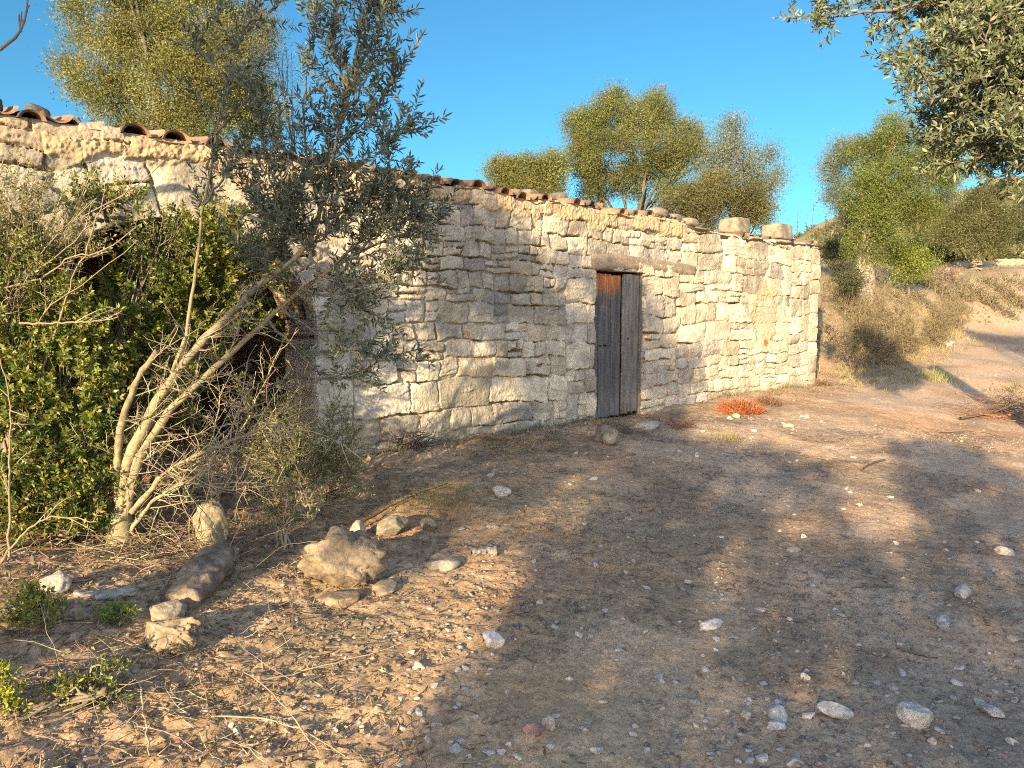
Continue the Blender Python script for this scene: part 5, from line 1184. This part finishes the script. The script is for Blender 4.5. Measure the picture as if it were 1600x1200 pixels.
# --- big olive hanging in from the upper right
trunk_b = np.array([4.9, 4.6, 0.]); trunk_b[2] = surf(4.9, 4.6)[0]
root = empty('olive_tree', trunk_b); tag(root, 'large silvery olive whose branches hang into the upper right corner', 'tree')
tr = Acc(); tw = Acc(); lf = Acc(); cen = P(1650, 0, 4.8)
tube(tr, smooth_path([trunk_b - [0, 0, .1], trunk_b + [-.1, .05, .9], trunk_b + [-.2, .1, 1.7], cen + [.6, 0, -.3]], 16, .01), np.linspace(.24, .12, 16), 12, (.22, .19, .15))
OB = [([(1700, 60), (1600, 20), (1500, 5), (1400, 15), (1330, 30), (1275, 10)], 5.0), ([(1700, 60), (1580, 60), (1490, 90), (1430, 120), (1395, 130)], 4.7), ([(1690, 80), (1600, 110), (1530, 150), (1480, 200), (1455, 225)], 4.8), ([(1690, 100), (1620, 150), (1570, 200), (1530, 240), (1520, 255)], 4.6), ([(1700, 100), (1650, 180), (1610, 230), (1590, 262)], 4.5),
      ([(1700, 50), (1600, 0), (1480, -40), (1380, -40), (1300, -30)], 4.9), ([(1700, 70), (1600, 60), (1520, 40), (1450, 30), (1400, 55)], 5.2), ([(1680, 60), (1620, 90), (1560, 110), (1500, 130), (1450, 170)], 4.4), ([(1690, 60), (1640, 20), (1560, -30), (1500, -70)], 4.7), ([(1700, 120), (1640, 200), (1600, 240), (1570, 262)], 4.9), ([(1660, 60), (1600, 140), (1560, 180), (1500, 215)], 5.1), ([(1660, 20), (1590, 50), (1540, 80), (1500, 60)], 4.3), ([(1700, 20), (1640, 100), (1600, 170), (1560, 215)], 4.3)]
paths = []
for pts_, d_ in OB:
    n_ = len(pts_); p = smooth_path([P(x, y, 4.8 + (d_ - 4.8) * min(1, i_ / 2)) for i_, (x, y) in enumerate(pts_)], 18, .01); tube(tr, p, np.linspace(.035, .004, 18), 6, (.18, .16, .13))
    for sb in side_shoots(p, 22, .12, .12, .30):
        tube(tr, sb, np.linspace(.006, .002, 6), 4, (.17, .15, .12), cap=False); paths += side_shoots(sb, 6, .1, .09, .20); paths.append(sb[-3:])
for c_ in ((1590, 50, 4.6, .30), (1640, 100, 4.7, .36), (1560, 0, 4.8, .28), (1640, 170, 4.6, .22)):     # the dense middle of the crown
    cc_ = P(*c_[:3]); d = unit(rng.normal(size=(190, 3))); paths += [branch_from(cc_ + a * c_[3] * rng.random() ** .5, a * .5 + rng.normal(0, .6, 3), .22, 5, .15) for a in d]
leafy_twigs(lf, tw, paths, .052, .0125, [(.11, .135, .065), (.145, .170, .085), (.08, .105, .052), (.185, .20, .11)], (3, 2, 2, 1), gap=.022, spread=.9, six=True, trad=.0016)
tr.build('trunk', M_bark, root, trunk_b, True); tw.build('twigs', M_twig, root, trunk_b); lf.build('crown', M_olive, root, trunk_b)
# bare bough at the upper left
g = np.array([-3.4, 3.9, 0.]); g[2] = surf(-3.4, 3.9)[0]; root = empty('dead_tree', g); tag(root, 'dead tree off the left edge with one bare hooked twig against the sky', 'tree'); a = Acc()
tube(a, smooth_path([g - [0, 0, .05], g + [.05, 0, 1.5], g + [.2, -.1, 2.6], P(-160, 60, 3.8)], 14, .01), np.linspace(.06, .02, 14), 8, (.2, .17, .13))
tube(a, smooth_path([P(-160, 60, 3.8), P(-60, 95, 3.6), P(0, 78, 3.5), P(25, 62, 3.5), P(36, 45, 3.5), P(42, 20, 3.5), P(43, 0, 3.5)], 24, .002), np.linspace(.018, .004, 24), 6, (.2, .17, .14))
for x0, y0, x1, y1 in ((33, 50, 30, 22), (35, 40, 34, 18), (40, 25, 46, 8)): tube(a, smooth_path([P(x0, y0, 3.5), P((x0 + x1) / 2 - 2, (y0 + y1) / 2, 3.5), P(x1, y1, 3.5)], 5), np.linspace(.006, .003, 5), 4, (.2, .17, .14))
a.build('branches', M_bark, root, g, True)

# --- the trees behind the photographer whose shade lies on ground and wall
hd = np.array([math.sin(SUN_A), math.cos(SUN_A)]); rd = np.array([math.cos(SUN_A), -math.sin(SUN_A)]); TE = math.tan(SUN_E)
SH_IN = [[(640, 1230), (690, 1100), (755, 1000), (850, 905), (895, 850), (922, 795), (925, 760), (885, 745), (850, 780), (795, 830), (740, 862), (695, 845), (690, 790), (690, 750), (735, 715), (770, 690), (830, 660), (850, 620), (760, 600), (700, 560), (668, 480), (655, 400), (650, 330), (690, 292), (770, 318), (800, 370), (845, 395), (900, 420), (925, 405), (1000, 450), (1035, 500), (1062, 540), (1092, 560), (1085, 600), (1070, 660), (1055, 690), (1180, 695), (1290, 730), (1312, 765), (1300, 800), (1230, 790), (1190, 800), (1210, 850), (1300, 840), (1390, 870), (1450, 860), (1440, 800), (1400, 740), (1385, 690), (1460, 685), (1540, 715), (1640, 770), (1700, 1260)]]
SH_IN.append([(1440, 484), (1700, 486), (1700, 570), (1600, 556), (1540, 535), (1500, 520), (1470, 500)])
def inpoly(x, y, poly):
    r_ = np.zeros(x.shape, bool); n = len(poly); j = n - 1
    for i in range(n):
        xi, yi = poly[i]; xj, yj = poly[j]
        c = ((yi > y) != (yj > y)) & (x < (xj - xi) * (y - yi) / (yj - yi + 1e-9) + xi); r_ ^= c; j = i
    return r_
CW = .085
W_, V_ = np.meshgrid(np.arange(-3.9, 6.2, CW), np.arange(.15, 6.6, CW)); hit = np.zeros(W_.shape, bool); hx = np.zeros(W_.shape); hy = hx.copy(); hz = hx.copy()
for hh in np.arange(-2, 34, .05):
    x = W_ * rd[0] + hh * hd[0]; y = W_ * rd[1] + hh * hd[1]; z = V_ - TE * hh
    s_, d_ = sd(x, y); wallhit = (d_ < 0) & (d_ > -.4) & (s_ > S0) & (s_ < S1) & (z < 2.85)
    near = (H(x, y) > z) | wallhit
    new = near & ~hit; hx[new] = x[new]; hy[new] = y[new]; hz[new] = z[new]; hit |= near
q = np.stack([hx, hy, hz], -1); ix, iy, f_ = project(q)
sh = inpoly(ix, iy, SH_IN[0]) | inpoly(ix, iy, SH_IN[1])
sh &= hit
sh |= hit & (iy > 1180) & (ix > 660) & (hy > .5)
sh |= hit & (hy <= 1.9) & (W_ > -1.2) & (W_ < 3)
soft = fbm(W_, V_, 2.2, 3, 951)
keep = sh & (soft > -.42)
wv = np.column_stack([W_[keep], V_[keep]])
groups = [(-9, -2.2, -6.8, 'leafy olive behind the photographer, shading the left of the wall'), (-2.2, -.3, -7.6, 'leafy olive behind the photographer, shading the door'), (-.3, 2.0, -6.9, 'leafy olive behind the photographer, shading the right of the track'), (2.0, 9, -6.0, 'leafy olive off to the right, shading the bend of the track')]
for w0, w1, h0, lb in groups:
    k = (wv[:, 0] >= w0) & (wv[:, 0] < w1); pts_ = wv[k]
    if len(pts_) < 5: continue
    wc_ = pts_[:, 0].mean(); bx = rd * wc_ + hd * h0; base = np.array([bx[0], bx[1], surf(bx[0], bx[1])[0]])
    root = empty('olive_tree', base); tag(root, lb, 'tree', 'olives behind the photographer'); tr = Acc(); cr_ = Acc()
    per = 30; n = len(pts_); dh = rng.uniform(-1.0, 1.0, n); hh = h0 + dh; ww = pts_[:, 0] + rng.normal(0, CW * .4, n); vv = pts_[:, 1] + rng.normal(0, CW * .4, n)
    c = np.column_stack([ww * rd[0] + hh * hd[0], ww * rd[1] + hh * hd[1], vv - TE * hh])
    top = np.array([bx[0], bx[1], max(c[:, 2].mean() - .6, base[2] + .8)]); tube(tr, smooth_path([base - [0, 0, .1], (base + top) / 2 + [.1, .1, 0], top], 12, .02), np.linspace(.2, .1, 12), 10, (.2, .17, .13))
    for q_ in c[rng.choice(n, min(n, 60), replace=False)]: tube(tr, smooth_path([top, (top + q_) / 2 + rng.normal(0, .15, 3), q_], 7), np.linspace(.05, .008, 7), 5, (.2, .17, .13), cap=False)
    pp = np.repeat(c, per, 0) + rng.normal(0, .045, (n * per, 3)); nn = len(pp); leaves(cr_, pp, rng.normal(size=(nn, 3)), .08 * rng.uniform(.7, 1.2, nn), .032, mixcols(nn, OLIVE, [1, 1, 1, 1]))
    tr.build('trunk', M_bark, root, base, True); cr_.build('crown', M_olive, root, base)
